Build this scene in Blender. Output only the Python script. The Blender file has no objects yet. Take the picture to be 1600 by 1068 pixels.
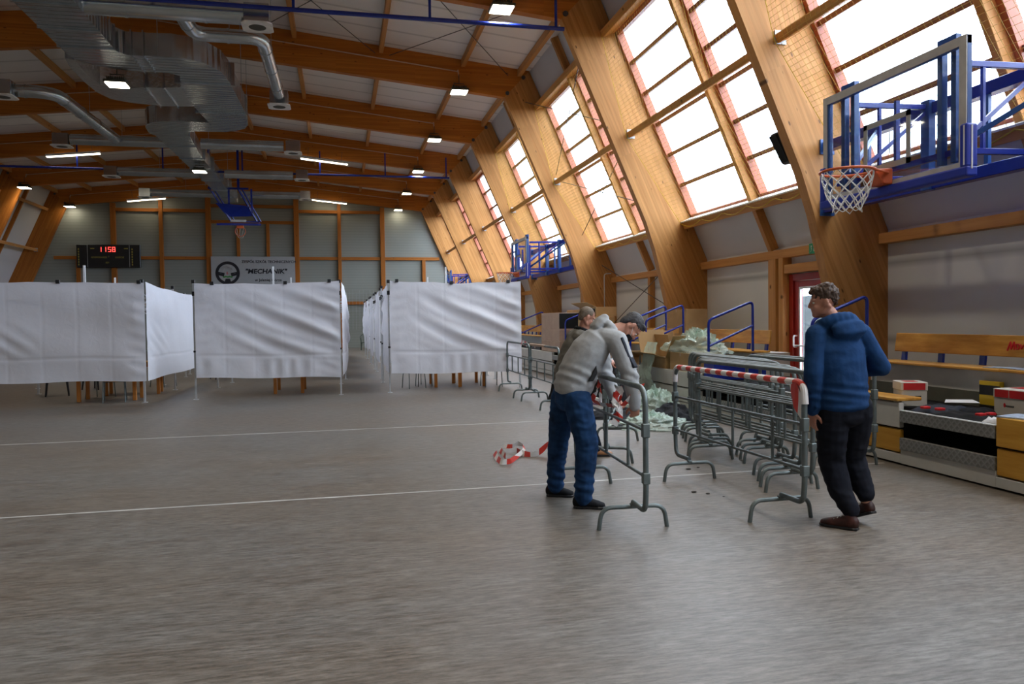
import bpy, bmesh, math, random
from mathutils import Vector, Matrix, noise
random.seed(7)
V = Vector
SC = bpy.context.scene
COL = SC.collection
PI = math.pi

# ------------------------------------------------------------------ helpers
class MB:
    def __init__(s): s.v = []; s.f = []
    def quad(s, *p):
        n = len(s.v); s.v += [tuple(q) for q in p]; s.f.append(tuple(range(n, n+len(p)))); return s
    def box(s, x0, x1, y0, y1, z0, z1):
        return s.hexa([(x0,y0,z0),(x1,y0,z0),(x1,y1,z0),(x0,y1,z0),(x0,y0,z1),(x1,y0,z1),(x1,y1,z1),(x0,y1,z1)])
    def hexa(s, p):
        n = len(s.v); s.v += [tuple(q) for q in p]
        s.f += [tuple(n+i for i in q) for q in ((0,3,2,1),(4,5,6,7),(0,1,5,4),(1,2,6,5),(2,3,7,6),(3,0,4,7))]; return s
    def bar(s, p, q, w, h, up=(0,0,1)):
        p, q = V(p), V(q); d = (q-p).normalized(); u = V(up)
        if abs(d.dot(u)) > .98: u = V((1,0,0))
        sd = d.cross(u).normalized(); u = sd.cross(d).normalized()
        a, b = sd*w/2, u*h/2
        return s.hexa([p-a-b, p+a-b, q+a-b, q-a-b, p-a+b, p+a+b, q+a+b, q-a+b])
    def prism(s, pts, ext):
        n = len(s.v); k = len(pts); e = V(ext)
        s.v += [tuple(p) for p in pts] + [tuple(V(p)+e) for p in pts]
        s.f.append(tuple(range(n, n+k))); s.f.append(tuple(range(n+2*k-1, n+k-1, -1)))
        for i in range(k):
            j = (i+1) % k; s.f.append((n+i, n+k+i, n+k+j, n+j))
        return s
    def tube(s, pts, r, seg=8, closed=False, caps=True):
        pts = [V(p) for p in pts]; m = len(pts); rr = r if isinstance(r, (list, tuple)) else [r]*m
        n = len(s.v); T = []
        for i in range(m):
            a = pts[(i-1) % m] if (closed or i > 0) else pts[0]
            b = pts[(i+1) % m] if (closed or i < m-1) else pts[-1]
            d = b-a
            T.append(d.normalized() if d.length > 1e-9 else V((0,0,1)))
        u = V((0,0,1)) if abs(T[0].z) < .9 else V((1,0,0))
        u = (u - T[0]*u.dot(T[0])).normalized()
        for i in range(m):
            u = (u - T[i]*u.dot(T[i])).normalized(); w = T[i].cross(u)
            k = 1.0
            if 0 < i < m-1 or closed:
                c = max(.5, abs(T[i].dot((pts[i]-pts[(i-1) % m]).normalized()))) if (pts[i]-pts[(i-1) % m]).length > 1e-9 else 1
                k = 1.0 if len(pts) > 6 else 1/c
            for j in range(seg):
                a = 2*PI*j/seg
                s.v.append(tuple(pts[i] + (u*math.cos(a) + w*math.sin(a))*rr[i]*k))
        for i in range(m if closed else m-1):
            i2 = (i+1) % m
            for j in range(seg):
                j2 = (j+1) % seg
                s.f.append((n+i*seg+j, n+i2*seg+j, n+i2*seg+j2, n+i*seg+j2))
        if caps and not closed:
            s.f.append(tuple(n+j for j in range(seg))); s.f.append(tuple(n+(m-1)*seg+j for j in range(seg-1, -1, -1)))
        return s
    def lathe(s, prof, c=(0,0,0), seg=16, axis='z'):
        n = len(s.v); c = V(c)
        for r, h in prof:
            for j in range(seg):
                a = 2*PI*j/seg; p = (r*math.cos(a), r*math.sin(a), h)
                if axis == 'x': p = (h, p[0], p[1])
                if axis == 'y': p = (p[1], h, p[0])
                s.v.append(tuple(c+V(p)))
        for i in range(len(prof)-1):
            for j in range(seg):
                j2 = (j+1) % seg
                s.f.append((n+i*seg+j, n+i*seg+j2, n+(i+1)*seg+j2, n+(i+1)*seg+j))
        s.f.append(tuple(n+j for j in range(seg-1, -1, -1))); m = n+(len(prof)-1)*seg
        s.f.append(tuple(m+j for j in range(seg))); return s
    def grid(s, nu, nv, f, closed_u=False):
        n = len(s.v); mu = nu if closed_u else nu+1
        for j in range(nv+1):
            for i in range(mu): s.v.append(tuple(f(i/nu, j/nv)))
        for j in range(nv):
            for i in range(nu):
                i2 = (i+1) % mu
                s.f.append((n+j*mu+i, n+j*mu+i2, n+(j+1)*mu+i2, n+(j+1)*mu+i))
        return s
    def ball(s, c, r, M=None, nu=14, nv=9):
        c = V(c); r = V(r) if not isinstance(r, (int, float)) else V((r, r, r))
        def f(u, v):
            a = 2*PI*u; b = PI*(v-.5)*.999
            p = V((math.cos(b)*math.cos(a)*r.x, math.cos(b)*math.sin(a)*r.y, math.sin(b)*r.z))
            return c + (M @ p if M else p)
        return s.grid(nu, nv, f, True)
    def cap(s, p, q, r1, r2, seg=12):
        p, q = V(p), V(q); d = q-p
        L = d.length
        if L < 1e-6: return s.ball(p, max(r1, r2))
        d = d/L; pts = []; rr = []
        for a in (80, 55, 30, 0):
            t = math.radians(a); pts.append(p - d*r1*math.sin(t)); rr.append(max(1e-3, r1*math.cos(t)))
        pts.append(p.lerp(q, .5)); rr.append((r1+r2)/2)
        for a in (0, 30, 55, 80):
            t = math.radians(a); pts.append(q + d*r2*math.sin(t)); rr.append(max(1e-3, r2*math.cos(t)))
        return s.tube(pts, rr, seg)
    def mesh(s, off=(0,0,0)):
        me = bpy.data.meshes.new('m'); o = V(off)
        me.from_pydata([tuple(V(p)-o) for p in s.v] if o.length else s.v, [], s.f); me.update()
        bm = bmesh.new(); bm.from_mesh(me); bmesh.ops.recalc_face_normals(bm, faces=bm.faces); bm.to_mesh(me); bm.free()
        return me
    def build(s, name, mat, parent=None, smooth=35, bevel=0, seg=1, local=False):
        off = (0,0,0)
        if parent is not None and not local: off = wloc(parent)
        me = s.mesh(off); me.name = name
        return link(name, me, mat, parent, smooth, bevel, seg)

def wloc(o):
    p = V((0,0,0))
    while o is not None: p += o.location; o = o.parent
    return p
def link(name, me, mat, parent=None, smooth=35, bevel=0, seg=1):
    o = bpy.data.objects.new(name, me); COL.objects.link(o)
    if mat: me.materials.append(mat)
    if smooth:
        me.polygons.foreach_set('use_smooth', [True]*len(me.polygons))
        if smooth < 180: me.set_sharp_from_angle(angle=math.radians(smooth))
    if bevel:
        b = o.modifiers.new('b', 'BEVEL'); b.width = bevel; b.segments = seg; b.limit_method = 'ANGLE'
    if parent is not None: o.parent = parent
    return o
def tag(o, label, cat=None, group=None, kind=None):
    o['label'] = label
    if cat: o['category'] = cat
    if group: o['group'] = group
    if kind: o['kind'] = kind
    return o
def T(name, label, cat, loc=(0,0,0), rz=0, group=None, kind=None):
    o = bpy.data.objects.new(name, None); COL.objects.link(o); o.location = loc; o.rotation_euler = (0,0,rz)
    o.empty_display_size = .1
    return tag(o, label, cat, group, kind)
def struct(o, label): o['kind'] = 'structure'; o['label'] = label; o['category'] = o.name.split('.')[0].split('_')[0] if o.name.startswith(('wall','window','door','trim')) else o.name.split('.')[0].replace('_',' '); return o
KIDS = {}
def copy_tree(o, loc=None, rz=None, label=None, parent=None, group=None):
    c = o.copy(); COL.objects.link(c)
    if parent is not None: c.parent = parent
    if loc is not None: c.location = loc
    if rz is not None: c.rotation_euler = (0,0,rz)
    if label: c['label'] = label
    if group: c['group'] = group
    for ch in list(o.children): copy_tree(ch, parent=c)
    return c
ORD = ['', 'first', 'second', 'third', 'fourth', 'fifth', 'sixth', 'seventh', 'eighth', 'ninth', 'tenth', 'eleventh', 'twelfth']
def arc(c, r, a0, a1, n, u=(1,0,0), w=(0,0,1)):
    c, u, w = V(c), V(u), V(w)
    return [c + u*r*math.cos(math.radians(a0+(a1-a0)*i/n)) + w*r*math.sin(math.radians(a0+(a1-a0)*i/n)) for i in range(n+1)]
def rounded(pts, r, n=4):
    """polyline with rounded corners"""
    pts = [V(p) for p in pts]; out = [pts[0]]
    for i in range(1, len(pts)-1):
        a, b, c = pts[i-1], pts[i], pts[i+1]
        rr = min(r, (a-b).length*.49, (c-b).length*.49)
        p, q = b + (a-b).normalized()*rr, b + (c-b).normalized()*rr
        for k in range(n+1):
            t = k/n; out.append(p*(1-t)**2 + b*2*t*(1-t) + q*t*t)
    return out + [pts[-1]]

# ------------------------------------------------------------------ materials
def nt(name):
    m = bpy.data.materials.new(name); m.use_nodes = True; t = m.node_tree
    b = t.nodes['Principled BSDF']; return m, t, b
def N(t, typ, **k):
    n = t.nodes.new(typ)
    for a, v in k.items():
        if a in n.inputs: n.inputs[a].default_value = v
        else: setattr(n, a, v)
    return n
def coords(t, scale=(1,1,1), rot=(0,0,0)):
    c = N(t, 'ShaderNodeTexCoord'); a = N(t, 'ShaderNodeMapping'); a.inputs['Rotation'].default_value = rot
    b = N(t, 'ShaderNodeMapping'); b.inputs['Scale'].default_value = scale
    t.links.new(c.outputs['Object'], a.inputs['Vector']); t.links.new(a.outputs[0], b.inputs['Vector']); return b
def ramp(t, src, stops):
    r = N(t, 'ShaderNodeValToRGB'); e = r.color_ramp.elements
    while len(e) < len(stops): e.new(.5)
    for x, (p, c) in zip(e, stops): x.position = p; x.color = (*c, 1)
    t.links.new(src, r.inputs[0]); return r
def mixc(t, fac, a, b, mode='MIX'):
    m = N(t, 'ShaderNodeMix', data_type='RGBA', blend_type=mode)
    for k, x in ((6, a), (7, b)):
        if hasattr(x, 'links'): t.links.new(x, m.inputs[k])
        else: m.inputs[k].default_value = (*x, 1)
    if hasattr(fac, 'links'): t.links.new(fac, m.inputs[0])
    else: m.inputs[0].default_value = fac
    return m.outputs[2]
def bump(t, b, src, s, d=.01):
    n = N(t, 'ShaderNodeBump'); n.inputs['Strength'].default_value = s; n.inputs['Distance'].default_value = d
    t.links.new(src, n.inputs['Height']); t.links.new(n.outputs[0], b.inputs['Normal'])
def plain(name, c, rough=.5, metal=0, var=.12, scale=6, bmp=0, spec=.5, scl=(1,1,1)):
    m, t, b = nt(name); n = N(t, 'ShaderNodeTexNoise', Scale=scale, Detail=4.0)
    t.links.new(coords(t, scl).outputs[0], n.inputs['Vector'])
    k = lambda f: tuple(min(1, x*f) for x in c)
    r = ramp(t, n.outputs['Fac'], [(.3, k(1-var)), (.7, k(1+var))])
    t.links.new(r.outputs[0], b.inputs['Base Color'])
    b.inputs['Roughness'].default_value = rough; b.inputs['Metallic'].default_value = metal
    b.inputs['Specular IOR Level'].default_value = spec
    if bmp: bump(t, b, n.outputs['Fac'], bmp)
    return m
def wood(name, c1, c2, sc, rot=(0,0,0), lam=None, rough=.5, knots=True, ks=(5, 2, 2)):
    """sc: scale of the grain noise per axis (small along the grain); lam: axis index of lamellas"""
    m, t, b = nt(name); mp = coords(t, sc, rot)
    n = N(t, 'ShaderNodeTexNoise', Scale=1.0, Detail=6.0, Roughness=.62, Distortion=.12); t.links.new(mp.outputs[0], n.inputs['Vector'])
    col = ramp(t, n.outputs['Fac'], [(.3, c1), (.72, c2)]).outputs[0]
    if lam is not None:
        s = [.45, .45, .45]; s[lam] = 24
        mp2 = coords(t, s, rot); fl = N(t, 'ShaderNodeVectorMath', operation='FLOOR'); t.links.new(mp2.outputs[0], fl.inputs[0])
        w = N(t, 'ShaderNodeTexWhiteNoise', noise_dimensions='3D'); t.links.new(fl.outputs[0], w.inputs['Vector'])
        r = ramp(t, w.outputs['Value'], [(0, (.8, .78, .74)), (1, (1.0, 1.0, 1.0))])
        col = mixc(t, 1.0, col, r.outputs[0], 'MULTIPLY')
    if knots:
        mp3 = coords(t, ks, rot); vo = N(t, 'ShaderNodeTexVoronoi', Scale=1.0); t.links.new(mp3.outputs[0], vo.inputs['Vector'])
        r = ramp(t, vo.outputs['Distance'], [(.05, (1, 1, 1)), (.105, (0, 0, 0))])
        col = mixc(t, r.outputs[0], col, tuple(x*.3 for x in c1))
    t.links.new(col, b.inputs['Base Color']); b.inputs['Roughness'].default_value = rough
    b.inputs['Specular IOR Level'].default_value = .25
    bump(t, b, n.outputs['Fac'], .15, .004)
    return m
W1, W2 = (.46, .20, .055), (.62, .31, .10)
SL = math.atan(.4415)
M = {}
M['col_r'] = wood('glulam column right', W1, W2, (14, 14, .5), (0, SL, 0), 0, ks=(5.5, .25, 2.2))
M['col_l'] = wood('glulam column left shaded in colour', (.36, .115, .016), (.48, .175, .03), (14, 14, .5), (0, -SL, 0), 0, ks=(5.5, .25, 2.2))  # darker copy of the right column wood, its weaker light put into the colour
M['beam'] = wood('glulam beam', (.46, .145, .016), (.60, .215, .032), (.5, 14, 14), (0, 0, 0), 2, ks=(2.2, .25, 5.5))
M['wood_y'] = wood('timber along the hall', W1, W2, (14, .6, 14))
M['far_shade_z'] = wood('timber post shaded in colour', (.30, .095, .013), (.42, .15, .025), (14, 14, .6))  # hall timber darkened in colour for the weaker light at the far end
M['far_shade_x'] = wood('timber rail shaded in colour', (.30, .095, .013), (.42, .15, .025), (.6, 14, 14))  # same darkened timber copy, grain across the hall
M['wood_x'] = wood('timber across the hall', W1, W2, (.6, 14, 14))
M['wood_z'] = wood('timber post', W1, W2, (14, 14, .6))
M['bench'] = wood('varnished plywood bench', (.40, .17, .025), (.76, .42, .09), (9, 1.6, 9), (0, .05, 0), None, .3, False)
M['ply'] = wood('plywood seat front', (.50, .24, .03), (.72, .40, .07), (9, 1.3, 12), (0, 0, 0), None, .35, False)
M['leg_wood'] = wood('orange table leg', (.40, .14, .03), (.55, .22, .05), (20, 20, 2), (0, 0, 0), None, .4, False)
M['salmon'] = plain('red brown window frame', (.38, .10, .045), .45)
M['glazebar'] = plain('brown glazing bar', (.22, .075, .03), .45)
M['red_door'] = plain('dark red door frame', (.32, .018, .012), .35)
M['white_paint'] = plain('white painted metal', (.75, .77, .78), .3)
M['blue'] = plain('blue gloss paint', (.012, .03, .30), .25, 0, .06)
M['blue2'] = plain('royal blue padding', (.01, .035, .38), .4, 0, .06)
M['steelblue'] = plain('mid blue lacquered steel', (.03, .10, .32), .3, 0, .06)
M['grey_frame'] = plain('grey backboard border', (.50, .49, .48), .45)
M['orange'] = plain('orange rim paint', (.70, .13, .03), .35)
M['net_white'] = plain('white net cord', (.78, .78, .76), .7)
M['black'] = plain('black plastic', (.012, .012, .014), .45)
M['galv'] = plain('galvanised tube', (.155, .185, .185), .5, .55, .25, 9)
def duct_mat():
    m, t, b = nt('galvanised duct sheet'); k = coords(t)
    w = N(t, 'ShaderNodeTexWave', wave_type='BANDS', bands_direction='Y', Scale=1.6, Distortion=.6, Detail=2.0); t.links.new(k.outputs[0], w.inputs['Vector'])
    n = N(t, 'ShaderNodeTexNoise', Scale=3.0, Detail=4.0); t.links.new(k.outputs[0], n.inputs['Vector'])
    r = ramp(t, n.outputs['Fac'], [(.3, (.46, .51, .57)), (.7, (.58, .64, .70))]); t.links.new(r.outputs[0], b.inputs['Base Color'])
    b.inputs['Metallic'].default_value = .92; b.inputs['Roughness'].default_value = .24; bump(t, b, w.outputs['Fac'], .8, .03); return m
M['duct'] = duct_mat()
M['spiral'] = plain('spiral duct sheet', (.55, .60, .64), .26, .9, .08, 3)
M['foil'] = plain('crumpled foil', (.62, .64, .66), .25, .85, .1, 9, 1.0)
M['plate'] = plain('white diffuser plate', (.86, .86, .83), .4)
M['conduit'] = plain('pale conduit', (.60, .42, .30), .5)
M['rod'] = plain('steel tie rod', (.09, .085, .08), .5, .5)
M['lamp_body'] = plain('dark lamp housing', (.07, .065, .045), .5, .3)
M['tent_pole'] = plain('silver tent pole', (.58, .60, .62), .35, .5)
M['carton'] = plain('cardboard', (.44, .275, .12), .8, 0, .1, 4)
M['carton_in'] = plain('cardboard pink', (.47, .34, .26), .8, 0, .08, 4)
M['carton_white'] = plain('white carton', (.60, .58, .53), .7, 0, .06)
M['red_print'] = plain('red print', (.56, .015, .02), .5)
M['paper'] = plain('white paper', (.74, .75, .78), .7, 0, .03)
M['paper_blue'] = plain('printed leaflet', (.34, .42, .56), .6, 0, .4, 30)
M['navy'] = plain('navy cloth', (.012, .016, .03), .8, 0, .4, 12)
M['black_cloth'] = plain('black cloth', (.007, .007, .009), .8, 0, .3, 10, .4, .25)
M['tread'] = plain('black tread', (.008, .008, .009), .9, 0, .1, 6, 0, .15)
M['stand_panel'] = plain('grey white stand panel', (.58, .58, .55), .5, 0, .05)
M['stand_dark'] = plain('dark grey green plank', (.10, .10, .075), .6)
M['void'] = plain('black of unlit insides and grille', (.006, .006, .006), .9)  # black stands for shade inside the stand and carton; also colours the speaker grille
M['ycolor'] = plain('yellow', (.62, .42, .02), .5)
M['green_sign'] = plain('green exit sign', (.02, .30, .14), .4)
M['banner'] = plain('white banner vinyl', (.36, .37, .37), .5, 0, .03)
M['bannerblack'] = plain('banner black print', (.01, .01, .015), .5)
M['green_print'] = plain('banner green print', (.05, .22, .05), .5)
M['skin'] = plain('skin', (.50, .235, .16), .5, 0, .08, 12)
M['hair'] = plain('brown hair', (.055, .028, .016), .6, 0, .5, 60, .6, .5, (1, 1, .3))
M['hair_grey'] = plain('dark grey hair', (.045, .042, .045), .65, 0, .4, 70, .5)
M['hair_short'] = plain('shaved grey hair', (.16, .12, .085), .7, 0, .25, 60)
M['hood_blue'] = plain('blue fleece', (.010, .042, .125), .9, 0, .18, 14, .5, .2)
M['hood_grey'] = plain('grey jersey', (.40, .41, .42), .9, 0, .10, 16, .4, .2)
M['jeans'] = plain('blue denim', (.012, .042, .115), .85, 0, .55, 7, .4, .2)
M['trousers'] = plain('dark navy trousers', (.007, .008, .014), .85, 0, .3, 9, .4, .2)
M['jacket'] = plain('grey brown jacket', (.15, .14, .12), .85, 0, .2, 10, .4, .2)
M['shoe_red'] = plain('dark red trainer', (.045, .010, .007), .6, 0, .8, 16)
M['shoe_tan'] = plain('tan shoe', (.46, .22, .10), .6)
M['grass'] = plain('outdoor grass', (.03, .045, .02), .9)
M['fence'] = plain('grey fence', (.055, .065, .07), .8)
M['green_chair'] = plain('dark green plastic', (.04, .055, .04), .5)
M['screen'] = plain('black scoreboard face', (.012, .013, .014), .35)
M['yellow_text'] = plain('yellow print', (.36, .30, .05), .5)
M['dirt'] = plain('dark crumbs', (.03, .025, .02), .9)
M['purple'] = plain('violet cover', (.25, .12, .3), .5)
M['stitch'] = plain('seat metal', (.42, .44, .45), .4, .6)

def emit(name, c, s):
    m, t, b = nt(name); b.inputs['Base Color'].default_value = (.8, .8, .8, 1)
    b.inputs['Emission Color'].default_value = (*c, 1); b.inputs['Emission Strength'].default_value = s; return m
M['lamp'] = emit('lamp panel', (1, .90, .70), 14)
M['tube_lamp'] = emit('tube lamp', (1, .86, .62), 7)
M['led'] = emit('red display digits', (1, .03, .02), 2.2)

def floor_mat():
    m, t, b = nt('grey wood effect sports floor')
    n = N(t, 'ShaderNodeTexNoise', Scale=1.0, Detail=8.0, Roughness=.7, Distortion=.3); t.links.new(coords(t, (1.6, 9, 1)).outputs[0], n.inputs['Vector'])
    n2 = N(t, 'ShaderNodeTexNoise', Scale=1.0, Detail=9.0, Roughness=.75); t.links.new(coords(t, (7, 42, 1)).outputs[0], n2.inputs['Vector'])
    n3 = N(t, 'ShaderNodeTexNoise', Scale=.35, Detail=4.0); t.links.new(coords(t, (1, 1.5, 1)).outputs[0], n3.inputs['Vector'])
    c = ramp(t, n.outputs['Fac'], [(.34, (.125, .108, .092)), (.5, (.165, .152, .136)), (.68, (.20, .19, .175))]).outputs[0]
    r2 = ramp(t, n2.outputs['Fac'], [(.38, (.50, .48, .46)), (.60, (1.16, 1.16, 1.16))])
    c = mixc(t, 1.0, c, r2.outputs[0], 'MULTIPLY')
    r3 = ramp(t, n3.outputs['Fac'], [(.38, (1, 1, 1)), (.62, (1.0, .90, .80))])
    c = mixc(t, 1.0, c, r3.outputs[0], 'MULTIPLY')
    t.links.new(c, b.inputs['Base Color'])
    rr = N(t, 'ShaderNodeMapRange'); rr.inputs[3].default_value = .36; rr.inputs[4].default_value = .52
    t.links.new(n.outputs['Fac'], rr.inputs[0]); t.links.new(rr.outputs[0], b.inputs['Roughness'])
    b.inputs['Specular IOR Level'].default_value = .5
    bump(t, b, n2.outputs['Fac'], .10, .003); return m
M['floor'] = floor_mat()
def panel_mat(name, c, axis, pitch, depth=.35, seam=None):
    m, t, b = nt(name); k = coords(t)
    sp = N(t, 'ShaderNodeSeparateXYZ'); t.links.new(k.outputs[0], sp.inputs[0])
    mu = N(t, 'ShaderNodeMath', operation='MULTIPLY'); mu.inputs[1].default_value = 1/pitch; t.links.new(sp.outputs[axis], mu.inputs[0])
    fr = N(t, 'ShaderNodeMath', operation='FRACT'); t.links.new(mu.outputs[0], fr.inputs[0])
    r = ramp(t, fr.outputs[0], [(0, (0, 0, 0)), (.08, (1, 1, 1)), (.92, (1, 1, 1)), (1, (0, 0, 0))])
    nn = N(t, 'ShaderNodeTexNoise', Scale=.8, Detail=3.0); t.links.new(k.outputs[0], nn.inputs['Vector'])
    cc = ramp(t, nn.outputs['Fac'], [(.3, tuple(x*.95 for x in c)), (.7, c)]).outputs[0]
    cc = mixc(t, r.outputs[0], tuple(x*(1-depth) for x in c), cc)
    t.links.new(cc, b.inputs['Base Color']); b.inputs['Roughness'].default_value = .5
    bump(t, b, r.outputs[0], .3, .006); return m
M['wall_far'] = panel_mat('ribbed end wall sheet', (.27, .285, .25), 2, .16, .30)  # colour lowered because less light reaches the far end
M['wall_panel'] = panel_mat('white wall panel', (.74, .74, .69), 2, 1.18, .45)
M['slant_panel'] = panel_mat('white sloped panel', (.62, .62, .61), 2, 5.0, .1)
M['roof'] = panel_mat('white roof panel', (.88, .86, .82), 1, 1.0, .35)
def cloth_mat(name, c, trans=.25):
    m, t, b = nt(name); n = N(t, 'ShaderNodeTexNoise', Scale=5.0, Detail=6.0, Distortion=.8); t.links.new(coords(t).outputs[0], n.inputs['Vector'])
    b.inputs['Base Color'].default_value = (*c, 1); b.inputs['Roughness'].default_value = .9; b.inputs['Specular IOR Level'].default_value = .15
    bump(t, b, n.outputs['Fac'], .25, .03)
    tr = N(t, 'ShaderNodeBsdfTranslucent'); tr.inputs[0].default_value = (*c, 1); mx = N(t, 'ShaderNodeMixShader'); mx.inputs[0].default_value = trans
    out = t.nodes['Material Output']; t.links.new(b.outputs[0], mx.inputs[1]); t.links.new(tr.outputs[0], mx.inputs[2]); t.links.new(mx.outputs[0], out.inputs[0]); return m
M['curtain'] = cloth_mat('white tent cloth', (.74, .745, .80), .2)
def film_mat(name, tint, alpha, rough=.12):
    m, t, b = nt(name); out = t.nodes['Material Output']
    b.inputs['Base Color'].default_value = (*tint, 1); b.inputs['Roughness'].default_value = rough; b.inputs['Specular IOR Level'].default_value = .8
    n = N(t, 'ShaderNodeTexNoise', Scale=22.0, Detail=5.0, Distortion=1.0); t.links.new(coords(t).outputs[0], n.inputs['Vector'])
    bump(t, b, n.outputs['Fac'], .8, .02)
    tr = N(t, 'ShaderNodeBsdfTransparent'); tr.inputs[0].default_value = (*[.75+.25*x for x in tint], 1); mx = N(t, 'ShaderNodeMixShader'); mx.inputs[0].default_value = alpha
    t.links.new(tr.outputs[0], mx.inputs[1]); t.links.new(b.outputs[0], mx.inputs[2]); t.links.new(mx.outputs[0], out.inputs[0]); return m
M['film'] = film_mat('clear plastic wrap', (.70, .86, .77), .42, .12)
def glass_mat(name, tint, refl=.08):
    m, t, b = nt(name); out = t.nodes['Material Output']
    tr = N(t, 'ShaderNodeBsdfTransparent'); tr.inputs[0].default_value = (*tint, 1)
    gl = N(t, 'ShaderNodeBsdfGlossy'); gl.inputs['Roughness'].default_value = .03
    n = N(t, 'ShaderNodeTexNoise', Scale=1.5); t.links.new(coords(t).outputs[0], n.inputs['Vector'])
    mr = N(t, 'ShaderNodeMapRange'); mr.inputs[3].default_value = refl*.8; mr.inputs[4].default_value = refl*1.2; t.links.new(n.outputs['Fac'], mr.inputs[0])
    mx = N(t, 'ShaderNodeMixShader'); t.links.new(mr.outputs[0], mx.inputs[0]); t.links.new(tr.outputs[0], mx.inputs[1]); t.links.new(gl.outputs[0], mx.inputs[2]); t.links.new(mx.outputs[0], out.inputs[0]); return m
M['pane'] = glass_mat('window pane', (.95, .97, .98))
M['board_glass'] = glass_mat('clear backboard glass', (.90, .93, .95), .09)
def striped(name, axis_rot, pitch, c1, c2, duty=.5, sc=(1,1,1)):
    m, t, b = nt(name); k = coords(t, sc, axis_rot); sp = N(t, 'ShaderNodeSeparateXYZ'); t.links.new(k.outputs[0], sp.inputs[0])
    mu = N(t, 'ShaderNodeMath', operation='MULTIPLY'); mu.inputs[1].default_value = 1/pitch; t.links.new(sp.outputs[0], mu.inputs[0])
    fr = N(t, 'ShaderNodeMath', operation='FRACT'); t.links.new(mu.outputs[0], fr.inputs[0])
    gt = N(t, 'ShaderNodeMath', operation='GREATER_THAN'); gt.inputs[1].default_value = duty; t.links.new(fr.outputs[0], gt.inputs[0])
    t.links.new(mixc(t, gt.outputs[0], c1, c2), b.inputs['Base Color']); b.inputs['Roughness'].default_value = .4; return m
RED, WHT = (.62, .045, .03), (.78, .76, .75)
M['tape'] = striped('red and white barrier tape', (0, 0, .6), .16, RED, WHT)
M['tape_y'] = striped('red and white wrapped tape', (0, 0, PI/2+.5), .17, RED, WHT)
M['tape_z'] = striped('red and white hanging tape', (0, PI/2-.8, .3), .11, RED, WHT)
M['hazard'] = striped('yellow and black hazard stripes', (0, PI/2-.7, 0), .16, (.62, .42, .02), (.012, .012, .012))
def checker_mat():
    m, t, b = nt('aluminium tread plate')
    w = N(t, 'ShaderNodeTexWave', wave_type='BANDS', bands_direction='DIAGONAL', Scale=9.0, Distortion=0.0); t.links.new(coords(t).outputs[0], w.inputs['Vector'])
    w2 = N(t, 'ShaderNodeTexWave', wave_type='BANDS', bands_direction='DIAGONAL', Scale=9.0); t.links.new(coords(t, (1, -1, 1)).outputs[0], w2.inputs['Vector'])
    mx = N(t, 'ShaderNodeMath', operation='MAXIMUM'); t.links.new(w.outputs['Fac'], mx.inputs[0]); t.links.new(w2.outputs['Fac'], mx.inputs[1])
    r = ramp(t, mx.outputs[0], [(.6, (.25, .25, .24)), (.95, (.33, .33, .32))]); t.links.new(r.outputs[0], b.inputs['Base Color'])
    b.inputs['Metallic'].default_value = .6; b.inputs['Roughness'].default_value = .5; bump(t, b, mx.outputs[0], .6, .004); return m
M['checker'] = checker_mat()

# ------------------------------------------------------------------ the hall
F = [4.33 + 5.977*i for i in range(-2, 8)]          # near faces of the ten portal frames, F[9] at the end wall
XC = -4.8                                            # centre line of the hall
TH = .2                                              # thickness of a frame
YN, YF = F[0]-.2, F[9]+.24
mir = lambda x: 2*XC - x
def S(z, off=0):                                     # point of the sloped right wall at height z, off outwards
    return (8.28 - .4415*(z-2.87) + .9148*off, z + .4039*off)
fl = MB().box(-19, 8.6, YN-.3, YF+.3, -.2, 0).build('floor', M['floor'], smooth=0); struct(fl, 'grey wood effect sports floor of the hall')
lm = MB()
for y in (7.04, 11.4): lm.box(-12.5, 5.6, y-.016, y+.016, .0005, .0015)
lm.build('court_line', plain('worn white court line', (.50, .49, .47), .5, 0, .25, 3), fl, 0)
# end walls: pentagon-like outline
def outline(y):
    r = [(8.27, 0), (8.28, 2.87), (5.6, 8.93), (XC, 10.06)]
    return [(x, y, z) for x, z in r] + [(mir(x), y, z) for x, z in r[-2::-1]]
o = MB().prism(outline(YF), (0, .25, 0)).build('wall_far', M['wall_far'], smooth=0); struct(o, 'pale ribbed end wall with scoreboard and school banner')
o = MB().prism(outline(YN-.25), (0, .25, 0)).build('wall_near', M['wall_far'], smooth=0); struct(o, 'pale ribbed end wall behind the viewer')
# roof
r_ = MB()
r_.prism([(5.72, YN-.2, 8.91), (XC, YN-.2, 10.06), (XC, YN-.2, 10.3), (5.85, YN-.2, 9.1)], (0, YF-YN+.5, 0))
r_.prism([(mir(5.72), YN-.2, 8.91), (XC, YN-.2, 10.06), (XC, YN-.2, 10.3), (mir(5.85), YN-.2, 9.1)], (0, YF-YN+.5, 0))
o = r_.build('ceiling', M['roof'], smooth=0); struct(o, 'white panelled roof underside over the timber frames')
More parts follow.
